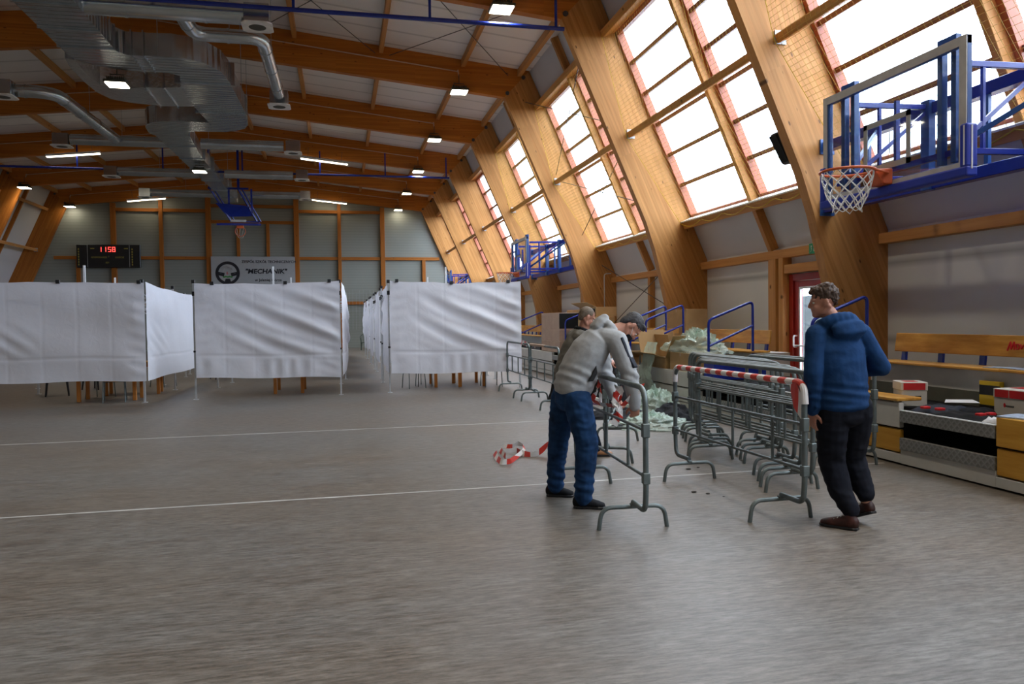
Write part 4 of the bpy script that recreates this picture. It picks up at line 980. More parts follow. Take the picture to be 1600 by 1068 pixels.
def rail(y, label, xf=5.88, xr=6.68, zf=1.52, zr_=1.80, foot=.57, back=.95):
    o = T('handrail', label, 'handrail', (xf, y, foot), 0, 'blue stand handrails')
    m = MB(); m.tube(rounded([(xf, y, foot), (xf, y, zf), (xr, y, zr_+.02), (xr, y, back)], .09, 6), .022, 10); m.build('rail', M['blue'], o)
    MB().tube([(xf, y, zf-.43), (xr, y, zr_-.38)], .02, 8).build('mid_rail', M['blue'], o)
    return o
rail(11.55, 'blue handrail left of the red glazed door, above the barrier stack')
rail(8.72, 'blue handrail partly hidden behind the head of the man in blue')
rail(14.2, 'blue handrail over the open carton, right one of a pair')
rail(15.03, 'blue handrail over the open carton, left one of a pair', foot=.57)
rail(19.75, 'blue handrail behind the crouching man, right one of a pair')
rail(20.3, 'blue handrail behind the crouching man, left one of a pair')
rail(25.05, 'far blue handrail just right of the curtain booth')
# ------------------------------------------------------------------ cartons, wrap and small things on the stand
def carton(name, label, c, size, rz_=0, mat='carton', flaps=(), lid=None, grp='cartons on the stand', group=True, gap=.0):
    o = T(name, label, 'carton' if name == 'carton' else name.replace('_', ' '), c, rz_, grp if group else None)
    w, d, h = size; m = MB(); t = .006
    if flaps:
        m.box(-w/2, w/2, -d/2, d/2, 0, t); m.box(-w/2, -w/2+t, -d/2, d/2, t, h); m.box(w/2-t, w/2, -d/2, d/2, t, h); m.box(-w/2+t, w/2-t, -d/2, -d/2+t, t, h); m.box(-w/2+t, w/2-t, d/2-t, d/2, t, h)
    else: m.box(-w/2, w/2, -d/2, d/2, 0, h)
    m.build('box', M[mat], o, 0, .004, local=True)
    for side, ang in flaps:
        a = math.radians(ang); L = .5*w if side in 'lr' else .45*d
        m = MB()
        if side == 'l': p = [(-w/2, -d/2, h), (-w/2, d/2, h), (-w/2-L*math.sin(a), d/2, h+L*math.cos(a)), (-w/2-L*math.sin(a), -d/2, h+L*math.cos(a))]; e = (.005, 0, .005)
        if side == 'r': p = [(w/2, -d/2, h), (w/2, d/2, h), (w/2+L*math.sin(a), d/2, h+L*math.cos(a)), (w/2+L*math.sin(a), -d/2, h+L*math.cos(a))]; e = (-.005, 0, .005)
        if side == 'f': p = [(-w/2, -d/2, h), (w/2, -d/2, h), (w/2, -d/2-L*math.sin(a), h+L*math.cos(a)), (-w/2, -d/2-L*math.sin(a), h+L*math.cos(a))]; e = (0, .005, .005)
        if side == 'b': p = [(-w/2, d/2, h), (w/2, d/2, h), (w/2, d/2+L*math.sin(a), h+L*math.cos(a)), (-w/2, d/2+L*math.sin(a), h+L*math.cos(a))]; e = (0, -.005, .005)
        m.prism(p, e); m.build('flap', M[mat], o, 0, local=True)
    if not flaps:
        m = MB(); m.box(-w/2-.001, w/2+.001, -.025, .025, h-.06, h+.0015); m.build('sealing_tape', M['carton_in'], o, 0, local=True)
    return o
o = carton('carton', 'open brown carton with raised flaps on the white stand front', (5.98, 13.45, .575), (.55, 1.15, .27), 0, 'carton', (('l', 72), ('r', 15), ('f', 40), ('b', 20)))
m = MB()
for k in range(6): m.box(-.2, .2, -.5+k*.17, -.36+k*.17, .012, .24)
m.build('packets', M['carton_in'], o, 0, .01, local=True)
carton('carton', 'brown carton standing behind the open one with its flap up', (6.35, 14.0, .575), (.5, .7, .42), .1, 'carton', (('l', 10), ('r', 5), ('b', 10)))
carton('carton', 'dark brown carton with open flap leaning behind the pair of handrails', (7.35, 15.45, .96), (.5, .9, .78), .05, 'carton')
carton('carton', 'brown carton under the clear plastic wrap', (6.05, 12.35, .575), (.6, .85, .38), 0, 'carton')
carton('carton', 'second brown carton under the wrap, nearer the red door', (6.12, 11.75, .575), (.5, .32, .34), .1, 'carton')
o = carton('carton', 'large pinkish carton on top of the stack, inner shade painted black on its end', (6.05, 20.85, 1.275), (.6, 1.8, .46), 0, 'carton_in')
MB().box(-.28, .28, -.905, -.90, .03, .44).build('open_end', M['void'], o, 0, local=True)  # black plate paints the shade inside the carton's open end
carton('carton', 'large pinkish carton in the middle of the stack', (6.05, 20.8, .965), (.62, 1.85, .305), 0, 'carton_in')
carton('carton', 'large pinkish carton at the bottom of the stack', (6.05, 20.75, .66), (.64, 1.9, .30), 0, 'carton_in')
carton('carton', 'flat pale carton peeking over the large stack', (6.5, 20.4, 1.74), (.4, 1.2, .07), 0, 'carton')
carton('carton', 'tall brown carton behind the bald man', (6.35, 18.6, .66), (.6, 1.1, .95), 0, 'carton')
carton('carton', 'small tan carton beside the bald man and the handrail', (6.15, 17.3, .575), (.4, .6, .5), .1, 'carton_in')
o = carton('carton', 'open carton with a ragged flap at the top of the pile under the wall post', (6.5, 18.9, 1.615), (.55, 1.25, .24), .03, 'carton', (('l', 65),))
MB().box(-.29, -.28, -.55, .1, .02, .2).build('black_liner', M['black_cloth'], o, 0, local=True)
carton('carton', 'small open carton with a jar beside the left handrail foot', (5.95, 15.45, .58), (.34, .5, .16), .1, 'carton', (('l', 60), ('f', 50)))
o = T('jar', 'round tin with pale lid standing in the small open carton', 'tin', (5.98, 15.5, .74))
MB().lathe([(.09, 0), (.09, .16)], (0, 0, 0), 16).build('body', M['stitch'], o, local=True); MB().lathe([(.10, .16), (.10, .185), (.03, .19)], (0, 0, 0), 16).build('lid', M['carton_white'], o, local=True)
tag(MB().ball((6.3, 14.72, 1.06), (.12, .16, .07)).build('woollen_hat', M['black_cloth'], smooth=180), 'small black hat on the carton behind the pair of handrails', 'hat')
carton('carton', 'brown carton supporting the black hat', (6.3, 14.6, .58), (.5, .5, .42), 0, 'carton')
carton('carton', 'black box on the white stand beside the line of barriers', (5.95, 22.6, .58), (.4, .9, .16), .1, 'black')
def paperbox(label, c, rz_, sx_, sy_):
    o = T('archive_box', label, 'box', c, rz_, 'white boxes with red printed lids')
    MB().box(-sx_/2, sx_/2, -sy_/2, sy_/2, 0, .175).build('body', M['carton_white'], o, 0, .004, local=True)
    ld = MB().box(-sx_/2-.006, sx_/2+.006, -sy_/2-.006, sy_/2+.006, .17, .26).build('lid', M['carton_white'], o, 0, .004, local=True)
    return o, ld
o, ld = paperbox('white box with red end panel on its lid, left of the tread plate steps', (6.12, 7.28, .574), -.42, .26, .30)
MB().box(-.11, .11, -.159, -.1565, .178, .252).build('red_panel', M['red_print'], ld, 0, local=True); MB().box(-.07, .06, -.09, .08, .2605, .262).build('red_panel', M['red_print'], ld, 0, local=True)
m = MB(); m.box(.01, .07, -.1515, -.15, .10, .115); m.build('logo_bar', M['bannerblack'], o, 0, local=True)
o, ld = paperbox('white box with two red lid panels, at the right end of the steps', (6.45, 6.14, .574), 0, .34, .37)
for c in ((-.1785, -.176, .012, .17, .178, .252), (-.1785, -.176, -.17, .002, .178, .252), (-.02, .15, -.15, .15, .2605, .262)): MB().box(*c).build('red_panel', M['red_print'], ld, 0, local=True)
m = MB(); m.ball((-.1715, .06, .105), (.002, .014, .022), nu=10, nv=6); m.build('logo_drop', M['red_print'], o, 0, local=True)
m = MB()
for k in range(6): m.box(-.1718, -.17, .036-k*.016, .047-k*.016, .09, .106)
m.build('logo_letters', M['bannerblack'], o, 0, local=True)
hz = T('hazard_board', 'yellow and black striped edge board behind the right white box', 'edge marker', (6.66, 6.72, .575))
MB().box(6.62, 6.68, 6.60, 6.86, .575, .86).build('board', M['hazard'], hz, 0, .004)
def flat_pile(name, label, cat, c, size, mat, rz_=0, seed=1, grp=None):
    w, d, h = size
    def f(u, v):
        x, y = (u-.5)*w, (v-.5)*d; e = min(1, 6*min(u, 1-u), 6*min(v, 1-v))
        n = noise.noise(V((u*4+seed, v*4, seed)))*.5+.5
        return V((x*(1+.1*n-.05), y*(1+.12*n-.06), max(0.001, h*(.35+.65*n)*max(0, e))))
    o = MB().grid(22, 22, f).build(name, M[mat], smooth=180); o.location = c; o.rotation_euler = (0, 0, rz_)
    return tag(o, label, cat, grp)
flat_pile('folded_garment', 'dark navy folded garment beside the white paper on the deck', 'clothes', (6.05, 6.72, .573), (.5, .42, .07), 'navy', .3, 2)
flat_pile('folded_garment', 'black folded garment at the front edge of the steps', 'clothes', (5.87, 6.2, .579), (.3, .6, .05), 'black_cloth', .1, 5)
flat_pile('folded_garment', 'dark bundle of straps near the right white box', 'clothes', (6.15, 6.4, .573), (.32, .34, .08), 'black_cloth', .5, 9)
o = MB().prism([(6.33, 7.0, .65), (6.12, 6.78, .65), (6.40, 6.62, .65), (6.58, 6.9, .65)], (0, 0, .003)).build('paper_sheet', M['paper'], smooth=0); tag(o, 'white paper sheet on the dark garments between the boxes', 'paper')
for k, (x, y) in enumerate(((5.83, 6.52), (5.86, 6.05), (5.98, 6.06), (5.80, 6.68))):
    o = MB().box(x-.04, x+.04, y-.03, y+.03, .61, .635).build('red_packet', M['red_print'], smooth=0, bevel=.004); tag(o, ('small red packet on the dark clothes, second from the left', 'small red packet on the dark clothes, third from the left', 'small red packet deepest among the dark clothes', 'small red packet leftmost on the dark clothes')[k], 'packet', 'small red packets'); o.rotation_euler = (0, 0, 0)
flat_pile('crumpled_paper', 'crumpled pale paper at the right front corner of the steps', 'paper', (5.80, 5.82, .575), (.12, .2, .06), 'paper', 0, 4)
for k, (x, y, r, w) in enumerate(((6.78, 6.72, .2, 'left'), (6.76, 6.42, -.25, 'middle'), (6.74, 6.12, .1, 'right'))):
    o = MB().box(-.1, .1, -.15, .15, 0, .006).build('leaflet', M['paper_blue'], smooth=0); o.location = (x, y, .997+k*.0); o.rotation_euler = (0, 0, r); tag(o, f'blue and white leaflet lying on the bench seat, {w} of three', 'leaflet', 'leaflets on the bench')
o = MB().box(-.15, .15, -.2, .2, 0, .012).build('leaflet_stack', M['paper_blue'], smooth=0); o.location = (5.86, 5.52, .652); o.rotation_euler = (0, 0, .25); tag(o, 'blue and white printed sheets on the wooden front at the right edge', 'leaflet')
# clear wrap
def heap(name, label, cat, c, r, mat, seed, n=44, rough=.35):
    def f(u, v):
        a = 2*PI*u; t = v
        p = V((math.cos(a), math.sin(a), 0)); k = noise.noise(V((p.x*1.3+seed, p.y*1.3, t*2)))*.35 + noise.noise(V((p.x*4+seed, p.y*4, t*6)))*rough*.5 + abs(noise.noise(V((p.x*7+t*5, p.y*7+seed, t*9))))*rough*.5
        rad = (1-t)**.8*(1+k*.6); hgt = r[2]*(1-(1-t)**1.7)*(1+k) 
        return V((p.x*r[0]*rad, p.y*r[1]*rad, max(.004, hgt)))
    o = MB().grid(n, n//2, f, True).build(name, M[mat], smooth=60); o.location = c
    return tag(o, label, cat)
heap('plastic_wrap', 'heap of clear bubble wrap on the cartons left of the red door', 'plastic wrap', (6.05, 12.35, .955), (.36, 1.0, .33), 'film', 3, 60, .6)
def hang(u, v): 
    y = 13.55-.5*u; k = noise.noise(V((u*9, v*3, 2)))*.06 + abs(noise.noise(V((u*16, v*6, 5))))*.05
    return V((5.66-.12*math.sin(v*2.2)-k-.02, y+k*.8, 1.12-1.0*v))
tag(MB().grid(40, 40, hang).build('plastic_wrap', M['film'], smooth=60), 'clear wrap hanging down the stand front beside the open carton', 'plastic wrap')
heap('plastic_wrap', 'crumpled clear bubble wrap nearest the barriers on the floor', 'plastic wrap', (4.35, 10.35, 0), (.55, .5, .17), 'film', 8, 80, .6)
heap('plastic_wrap', 'large crumpled clear wrap on the floor behind the black bags', 'plastic wrap', (5.1, 11.95, 0), (.46, .62, .32), 'film', 12, 80, .6)
heap('black_bag', 'tall black plastic bag heap at the foot of the stand', 'bag', (5.0, 13.5, 0), (.5, .7, .60), 'black_cloth', 21, 56, .22)
heap('black_bag', 'flat black bag on the floor left of the bubble wrap', 'bag', (4.3, 11.55, 0), (.55, .42, .13), 'black_cloth', 25, 48, .25)
heap('black_bag', 'black bag lying behind the left end of the barrier stack', 'bag', (4.95, 10.9, 0), (.42, .36, .22), 'black_cloth', 31, 48, .25)
heap('black_bag', 'thin black bag flattened on the floor behind the near barrier', 'bag', (3.98, 10.35, 0), (.35, .22, .04), 'black_cloth', 35, 40, .4)
o = MB().prism([(4.5, 13.3, .02), (4.9, 13.0, .02), (5.0, 13.7, .02), (4.6, 13.9, .02)], (0, 0, .10)).build('paper_stack', M['paper'], smooth=0, bevel=.004); tag(o, 'white paper stack on the floor behind the hanging tape', 'paper')
o = MB().prism([(4.48, 13.28, 0), (4.92, 12.98, 0), (5.02, 13.72, 0), (4.58, 13.92, 0)], (0, 0, .02)).build('folder', M['purple'], smooth=0); tag(o, 'violet folder under the white paper stack', 'folder')
for k, (x, y, s) in enumerate(((3.48, 7.3, .02), (3.62, 7.36, .012), (3.07, 6.33, .018), (3.16, 6.24, .014), (3.24, 6.1, .008))):
    o = MB().ball((x, y, s*.35), (s*1.6, s, s*.35), nu=7, nv=4).build('crumb', M['dirt'], smooth=0); tag(o, ('largest dark crumb of dirt, by the left foot of the front barrier', 'flat dark crumb just right of the largest one', 'dark crumb in front of the stack, left of a row', 'dark crumb in the middle of the small row', 'tiny dark crumb at the right of the small row')[k], 'crumb', 'dirt crumbs')
heap('black_bag', 'upright black bag standing on the floor behind the far barriers', 'bag', (4.16, 14.15, 0), (.30, .34, .66), 'black_cloth', 41, 40, .18)

# ------------------------------------------------------------------ crowd barriers
BL, BI = 1.08, .31
br = T('crowd_barrier', '', 'barrier', (0, 0, 0), 0, 'galvanised crowd barriers')
def q_(x, z): return (x, 0, z)
m = MB(); m.tube(rounded([q_(-BL+.30, .20), q_(-BL+.02, .20), q_(-BL, .34), q_(-BL, 1.08), q_(BL, 1.08), q_(BL, .34), q_(BL-.02, .20), q_(BL-.30, .20)], .14, 7), .0205, 12); m.build('frame', M['galv'], br)
for z_ in (.78, .45): MB().tube([q_(-BL, z_), q_(BL, z_)], .0125, 8).build('cross_bar', M['galv'], br)
for x in (-.66, -.05, .55): MB().tube([q_(x, .45), q_(x, .78)], .0125, 8).build('upright_bar', M['galv'], br)
for s in (-1, 1):
    x = s*.77
    MB().tube(rounded([(x, -.265, 0), (x, -.24, .165), (x, .24, .165), (x, .265, 0)], .13, 7), .0165, 10).build('foot', M['galv'], br)
    for c in ((x-.02, x+.02, -.022, .022, .165, .19), (s*BL-.026, s*BL+.026, -.026, .026, .73, .83), (s*BL-.026, s*BL+.026, -.026, .026, .40, .48)): MB().box(*c).build('clamp', M['galv'], br, 0, .005)
bcount = 0
def barrier(h0, h1, label):
    global bcount; bcount += 1
    h0, h1 = V((*h0, 0)), V((*h1, 0)); c = (h0+h1)/2; d = h1-h0; rz_ = math.atan2(d.y, d.x)
    if bcount == 1: br.location = c; br.rotation_euler = (0, 0, rz_); br['label'] = label; return br
    return copy_tree(br, tuple(c), rz_, label)
barrier((2.11, 5.37), (2.22, 6.91), 'grey steel barrier the man in the grey hoodie leans over')
barrier((2.82, 7.90), (3.44, 9.29), 'grey steel barrier standing at an angle behind the grey hoodie man')
barrier((3.59, 12.75), (3.62, 14.28), 'grey steel barrier behind the bending men with a red tie at its far corner')
barrier((3.60, 14.9), (3.62, 16.43), 'farthest grey steel barrier, in front of the right white sheet')
barrier((3.29, 5.29), (3.27, 6.83), 'front grey barrier of the stack with red and white tape on its top bar')
for k, (a, b) in enumerate((((3.94, 6.15), (3.93, 7.69)), ((4.02, 6.36), (4.03, 7.92)), ((4.13, 6.60), (4.16, 8.12)), ((4.24, 6.87), (4.28, 8.4)), ((4.45, 7.42), (4.5, 8.96)), ((4.54, 7.66), (4.58, 9.2)), ((4.64, 7.93), (4.68, 9.46)))):
    barrier(a, b, f'grey barrier inside the stack, {ORD[k+2]} from the front')
barrier((4.97, 6.95), (5.0, 8.5), 'grey barrier whose end shows right of the man in blue, left of two')
barrier((5.19, 6.98), (5.2, 8.5), 'grey barrier whose end shows right of the man in blue, right of two')
# red and white tape
tp = T('barrier_tape', 'red and white tape wrapped along the top bar of the front stacked barrier', 'tape', (3.28, 6.06, 1.1))
bx = lambda y: 3.29-.013*(y-5.29)
m = MB(); m.tube(rounded([(bx(7.135), 7.14, .93), (bx(7.1), 7.13, 1.08), (bx(5.0), 4.99, 1.085), (bx(4.98), 4.975, .93)], .14, 7), .026, 10); m.build('wrap', M['tape_y'], tp)
m = MB(); m.quad((3.262, 4.97, 1.0), (3.262, 5.04, 1.09), (3.262, 5.12, 1.06), (3.25, 5.05, .90), (3.26, 4.97, .82)); m.build('loose_end', M['tape_y'], tp, 0)
def ribbon(pts, w, up, n=2):
    m = MB(); pts = rounded(pts, .1, 5)
    for i in range(len(pts)-1):
        a, b = pts[i], pts[i+1]; u1 = V(up(i/(len(pts)-1))).normalized()*w/2; u2 = V(up((i+1)/(len(pts)-1))).normalized()*w/2
        m.quad(a-u1, b-u2, b+u2, a+u1)
    return m
tp = T('barrier_tape', 'loose red and white tape lying in loops on the open floor', 'tape', (1.8, 8.2, 0))
pts = [(1.70,8.62,.05),(1.66,8.29,.04),(1.67,8.09,.03),(1.77,8.10,.035),(1.90,8.34,.04),(2.06,8.66,.05),(2.12,8.92,.06),(2.06,9.0,.08),(1.96,8.82,.07),(1.87,9.03,.05),(1.79,8.75,.05),(1.77,8.36,.05),(1.74,8.2,.03)]
ribbon(pts, .06, lambda t: (.7*math.cos(t*8), -.2+.3*math.sin(t*11), .75)).build('loop', M['tape'], tp, 60)
pts = [(1.98,8.70,.04),(2.03,8.53,.03),(2.11,8.46,.02),(2.21,8.50,.05),(2.30,8.55,.11),(2.46,8.7,.19)]
ribbon(pts, .07, lambda t: (.5*math.sin(t*7), -.2, .8)).build('tail', M['tape'], tp, 60)
tp = T('barrier_tape', 'bundle of red and white tape held by the man in the grey hoodie', 'tape', (2.36, 6.1, .8))
for k, (pts, w) in enumerate((([(2.22,5.98,.97),(2.19,5.97,.88),(2.225,5.96,.80),(2.19,5.98,.69)], .065), ([(2.26,5.99,.95),(2.225,5.95,.85),(2.25,5.97,.73)], .06), ([(2.19,6.0,.9),(2.23,5.93,.83),(2.17,5.96,.76)], .05), ([(2.26,5.97,.85),(2.32,5.93,.92),(2.37,5.90,.99),(2.40,5.90,1.03)], .065), ([(2.20,5.98,.92),(2.215,5.96,1.04),(2.25,5.97,.95)], .06), ([(2.2,6.0,.85),(2.19,6.3,.83),(2.20,6.62,.84)], .03), ([(2.30,6.55,1.08),(2.24,6.52,.97),(2.17,6.5,.84)], .055), ([(2.235,6.45,1.08),(2.24,6.46,.94),(2.245,6.46,.80)], .035))):
    ribbon([V(p) for p in pts], w, lambda t, k=k: (.9*math.cos(t*3+k), -.35+.4*math.sin(t*9+k), .15+.5*math.sin(t*7+k*2)) if k != 5 else (0, 0, 1)).build('strand', M['tape_z'], tp, 60)
tp = T('barrier_tape', 'small red and white tie knotted on the far barrier corner', 'tape', (3.6, 15.3, 1.1))
ribbon([(3.62, 15.36, 1.03), (3.58, 15.2, 1.12), (3.6, 15.02, 1.10), (3.62, 14.8, 1.06)], .09, lambda t: (.3, .2, 1)).build('strand', M['tape'], tp, 60)
m = MB(); m.tube([(3.61, 15.02, 1.085), (3.61, 13.2, 1.085)], .0, 3) if False else m.tube([(3.605, 13.4, 1.083), (3.61, 14.55, 1.083)], .025, 8)
tpp = T('barrier_tape', 'pinkish reflection built as a sleeve along the top bar of the barrier behind the bending men', 'tape', (3.6, 14, 1.08)); m.build('wrap', M['carton_in'], tpp)  # pinkish sleeve paints a reflection on the steel bar

# ------------------------------------------------------------------ people
def etube(mb, pts, ra, rb, side, seg=20):
    """closed tube with elliptical rings: ra along `side`, rb across it"""
    pts = [V(p) for p in pts]; n = len(mb.v); m = len(pts); sd0 = V(side).normalized(); rows = []
    T_ = [(pts[min(i+1, m-1)]-pts[max(i-1, 0)]).normalized() for i in range(m)]
    P, A, B, TT = list(pts), list(ra), list(rb), list(T_)
    P = [P[0]-T_[0]*min(ra[0], rb[0])*.6, P[0]-T_[0]*min(ra[0], rb[0])*.35] + P + [P[-1]+T_[-1]*min(ra[-1], rb[-1])*.35, P[-1]+T_[-1]*min(ra[-1], rb[-1])*.6]
    A = [A[0]*.35, A[0]*.8]+A+[A[-1]*.8, A[-1]*.35]; B = [B[0]*.35, B[0]*.8]+B+[B[-1]*.8, B[-1]*.35]; TT = [TT[0]]*2+TT+[TT[-1]]*2
    for p, a, b, t in zip(P, A, B, TT):
        s = (sd0-t*sd0.dot(t)).normalized(); w = t.cross(s)
        for j in range(seg):
            g = 2*PI*j/seg; mb.v.append(tuple(p+s*a*math.cos(g)+w*b*math.sin(g)))
    k = len(P)
    for i in range(k-1):
        for j in range(seg):
            j2 = (j+1) % seg; mb.f.append((n+i*seg+j, n+i*seg+j2, n+(i+1)*seg+j2, n+(i+1)*seg+j))
    mb.f.append(tuple(n+j for j in range(seg-1, -1, -1))); mb.f.append(tuple(n+(k-1)*seg+j for j in range(seg)))
    return mb
def limb(mb, pts, r):
    pts = [V(p) for p in pts]
    for (a, b, r1, r2) in zip(pts, pts[1:], r, r[1:]): mb.cap(a, b, r1, r2, 14)
    return mb
def skin(mb, name, mat, parent, voxel=.009, it=6, disp=None, fac=.5):
    me = mb.mesh(); o = bpy.data.objects.new('t', me); COL.objects.link(o)
    r = o.modifiers.new('r', 'REMESH'); r.mode = 'VOXEL'; r.voxel_size = voxel; r.adaptivity = 0
    if it: s = o.modifiers.new('s', 'SMOOTH'); s.factor = fac; s.iterations = it
    bpy.context.view_layer.update()
    me2 = bpy.data.meshes.new_from_object(o.evaluated_get(bpy.context.evaluated_depsgraph_get())); bpy.data.objects.remove(o)
    me2.materials.clear()
    if disp:
        ns = [v.normal.copy() for v in me2.vertices]
        for v, nn in zip(me2.vertices, ns): v.co += nn*disp(v.co, nn)
        me2.update()
    me2.transform(Matrix.Translation(-wloc(parent))); me2.name = name
    return link(name, me2, mat, parent, 180)
def wrinkle(amp, s=(9, 9, 22), seed=0, dirs=None):
    def f(p, n):
        a = noise.noise(V((p.x*s[0]+seed, p.y*s[1], p.z*s[2]))); b = noise.noise(V((p.x*s[0]*2.1, p.y*s[1]*2.1+seed, p.z*s[2]*2.1)))
        return amp*((1-abs(a)*2)*.7 + b*.4)
    return f
def head_shape(mb, c, f, u, s=1.0, ears=True):
    """c centre of the head, f facing, u up"""
    f = V(f).normalized(); u = V(u); u = (u-f*u.dot(f)).normalized(); r = u.cross(f).normalized()   # r = the person's left
    c = V(c); R = Matrix((r, f, u)).transposed()
    at = lambda x, y, z_: c + (r*x+f*y+u*z_)*s
    mb.ball(at(0, -.012, .035), (.073*s, .094*s, .088*s), R, 20, 14)
    mb.ball(at(0, .028, -.035), (.060*s, .066*s, .082*s), R, 18, 12)
    mb.ball(at(0, .062, -.088), (.032*s, .030*s, .026*s), R)              # chin
    for q in (-1, 1):
        mb.ball(at(q*.034, .058, -.030), (.026*s, .028*s, .026*s), R)     # cheeks
        mb.ball(at(q*.030, .074, .026), (.026*s, .016*s, .012*s), R)      # brows
        mb.cap(at(q*.048, .02, -.075), at(q*.058, -.03, -.035), .018*s, .02*s)
        if ears:
            E = R @ Matrix.Rotation(q*.35, 3, 'Z')
            mb.ball(at(q*.076, -.012, -.004), (.011*s, .021*s, .033*s), E, 12, 8)
    mb.cap(at(0, .084, .018), at(0, .103, -.022), .009*s, .014*s)          # nose
    for q in (-1, 1): mb.ball(at(q*.011, .094, -.026), .008*s)
    mb.ball(at(0, .084, -.056), (.024*s, .010*s, .006*s), R); mb.ball(at(0, .082, -.066), (.020*s, .010*s, .006*s), R)
    return at, R
def eyes(parent, at, R, s=1.0):
    m = MB()
    for q in (-1, 1): m.ball(at(q*.031, .0725, .004), (.013*s, .010*s, .0075*s), R, 10, 7)
    o = m.build('eyes', M['net_white'], parent, 180)
    m = MB()
    for q in (-1, 1): m.ball(at(q*.031, .0815, .004), .0042*s, R, 8, 6)
    m.build('iris', M['hair'], o, 180)
def hand(mb, wrist, d, palm_n, left, curl=.5, s=1.0):
    """wrist point, direction to the fingers, palm normal (the way the palm looks), left hand or not"""
    d = V(d).normalized(); n = V(palm_n); n = (n-d*n.dot(d)).normalized(); sdv = d.cross(n)*(1 if left else -1)   # sdv points to the thumb side
    w = V(wrist)
    etube(mb, [w-d*.02, w+d*.03, w+d*.065, w+d*.09], [.024*s, .034*s, .040*s, .038*s], [.019*s, .016*s, .014*s, .012*s], sdv, 14)
    for k, (off, L) in enumerate(((.030, .068), (.010, .077), (-.010, .071), (-.029, .055))):
        b = w + d*.088*s + sdv*off*s; c = curl*(1+.12*k); p = b; dd = d.copy(); pts = [b-d*.015]
        pts.append(p)
        for q, l in enumerate((.42, .32, .26)):
            ang = c*(.75 if q == 0 else .95)
            dd = (Matrix.Rotation(ang, 3, d.cross(n)) @ dd).normalized(); p = p+dd*L*l*s; pts.append(p)
        limb(mb, pts, [.0090*s, .0088*s, .0082*s, .0076*s, .0066*s])
    b = w+d*.025*s+sdv*.026*s; t1 = b+(d*.6+sdv*.65+n*.35).normalized()*.042*s; t2 = t1+(d*.85+sdv*.2+n*.45).normalized()*.030*s; t3 = t2+(d*.9+n*.4).normalized()*.022*s
    limb(mb, [b, t1, t2, t3], [.014*s, .0115*s, .0098*s, .0075*s])
def shoe(parent, heel, toe, up=(0, 0, 1), mat='shoe_red', sole='black', name='shoe', h=.10, w=.045):
    heel, toe = V(heel), V(toe); d = (toe-heel).normalized(); L = (toe-heel).length; u = V(up); u = (u-d*u.dot(d)).normalized(); s = d.cross(u)
    m = MB()
    P = [heel+d*L*t+u*z_ for t, z_ in ((.06, .05), (.25, .052), (.5, .044), (.75, .034), (.93, .026))]
    etube(m, P, [w*.78, w*.88, w*.92, w*1.05, w*.8], [.048, .05, .042, .032, .022], s, 16)
    m.cap(heel+d*L*.18+u*.05, heel+d*L*.2+u*h, .043, .040)
    o = skin(m, name, M[mat], parent, .007, 4)
    m = MB(); pr_ = []
    out = [(.0, .55), (.1, .85), (.3, .82), (.55, .85), (.78, 1.08), (.93, .9), (1.0, .45)]
    ring = [heel+d*L*t+s*w*q for t, q in out]+[heel+d*L*t-s*w*q for t, q in out[::-1]]
    m.prism(ring, u*.022); m.build('sole', M[sole], o, 0, .006)
    m = MB()
    for k in range(4):
        c = heel+d*L*(.42+.085*k)+u*(.092-.013*k); m.tube([c-s*.03, c+u*.004, c+s*.03], .0035, 5)
    m.build('laces', M['carton_white'] if mat == 'shoe_red' else M['lamp_body'], o)
    return o

# --- man in the blue hoodie, seen from behind, walking away
p1 = T('person', 'man in a blue hoodie and dark trousers walking away past the barrier stack', 'person', (3.7, 5.0, 0))
pel, wai, che = V((3.635, 5.0, .93)), V((3.615, 5.0, 1.10)), V((3.60, 5.02, 1.32))
shL, shR = V((3.43, 5.03, 1.435)), V((3.785, 5.02, 1.44)); elL, wrL = V((3.365, 4.98, 1.16)), V((3.40, 5.03, .905)); elR, wrR = V((3.925, 4.97, 1.185)), V((3.83, 5.24, 1.14))
hipL, knL, anL = V((3.545, 5.0, .90)), V((3.575, 5.06, .48)), V((3.635, 4.93, .09)); hipR, knR, anR = V((3.735, 5.0, .90)), V((3.785, 5.12, .50)), V((3.825, 5.0, .175))
nk, hd = V((3.575, 5.03, 1.535)), V((3.505, 5.06, 1.675)); fdir = V((-.86, .45, -.12)); 
b = MB()
etube(b, [pel, wai, che, V((3.595, 5.03, 1.46))], [.155, .14, .165, .12], [.10, .095, .105, .07], (1, .05, 0))
limb(b, [V((3.59, 5.02, 1.42)), nk, V((3.535, 5.045, 1.60))], [.062, .056, .056])
at1, R1 = head_shape(b, hd, fdir, (.02, -.05, 1), .98)
limb(b, [shL, elL, wrL], [.055, .042, .03]); limb(b, [shR, elR, wrR], [.055, .042, .03])
limb(b, [hipL, knL, anL], [.085, .055, .038]); limb(b, [hipR, knR, anR], [.085, .055, .038])
hand(b, wrL+V((.0, .01, -.03)), (.02, .10, -1), (.9, .15, 0), True, .35, 1.05); hand(b, wrR, (-.6, .8, -.1), (-.5, -.3, -.8), False, .6)
skin(b, 'body', M['skin'], p1, .0062, 3); eyes(p1, at1, R1, .98)
b = MB(); b.ball(at1(0, -.022, .058), (.080, .098, .078), R1, 22, 14); b.ball(at1(0, .03, .095), (.068, .06, .036), R1); b.ball(at1(0, -.075, .025), (.066, .036, .062), R1); b.ball(at1(.02, -.03, .118), (.045, .06, .03), R1); b.ball(at1(0, .07, .085), (.05, .025, .022), R1)
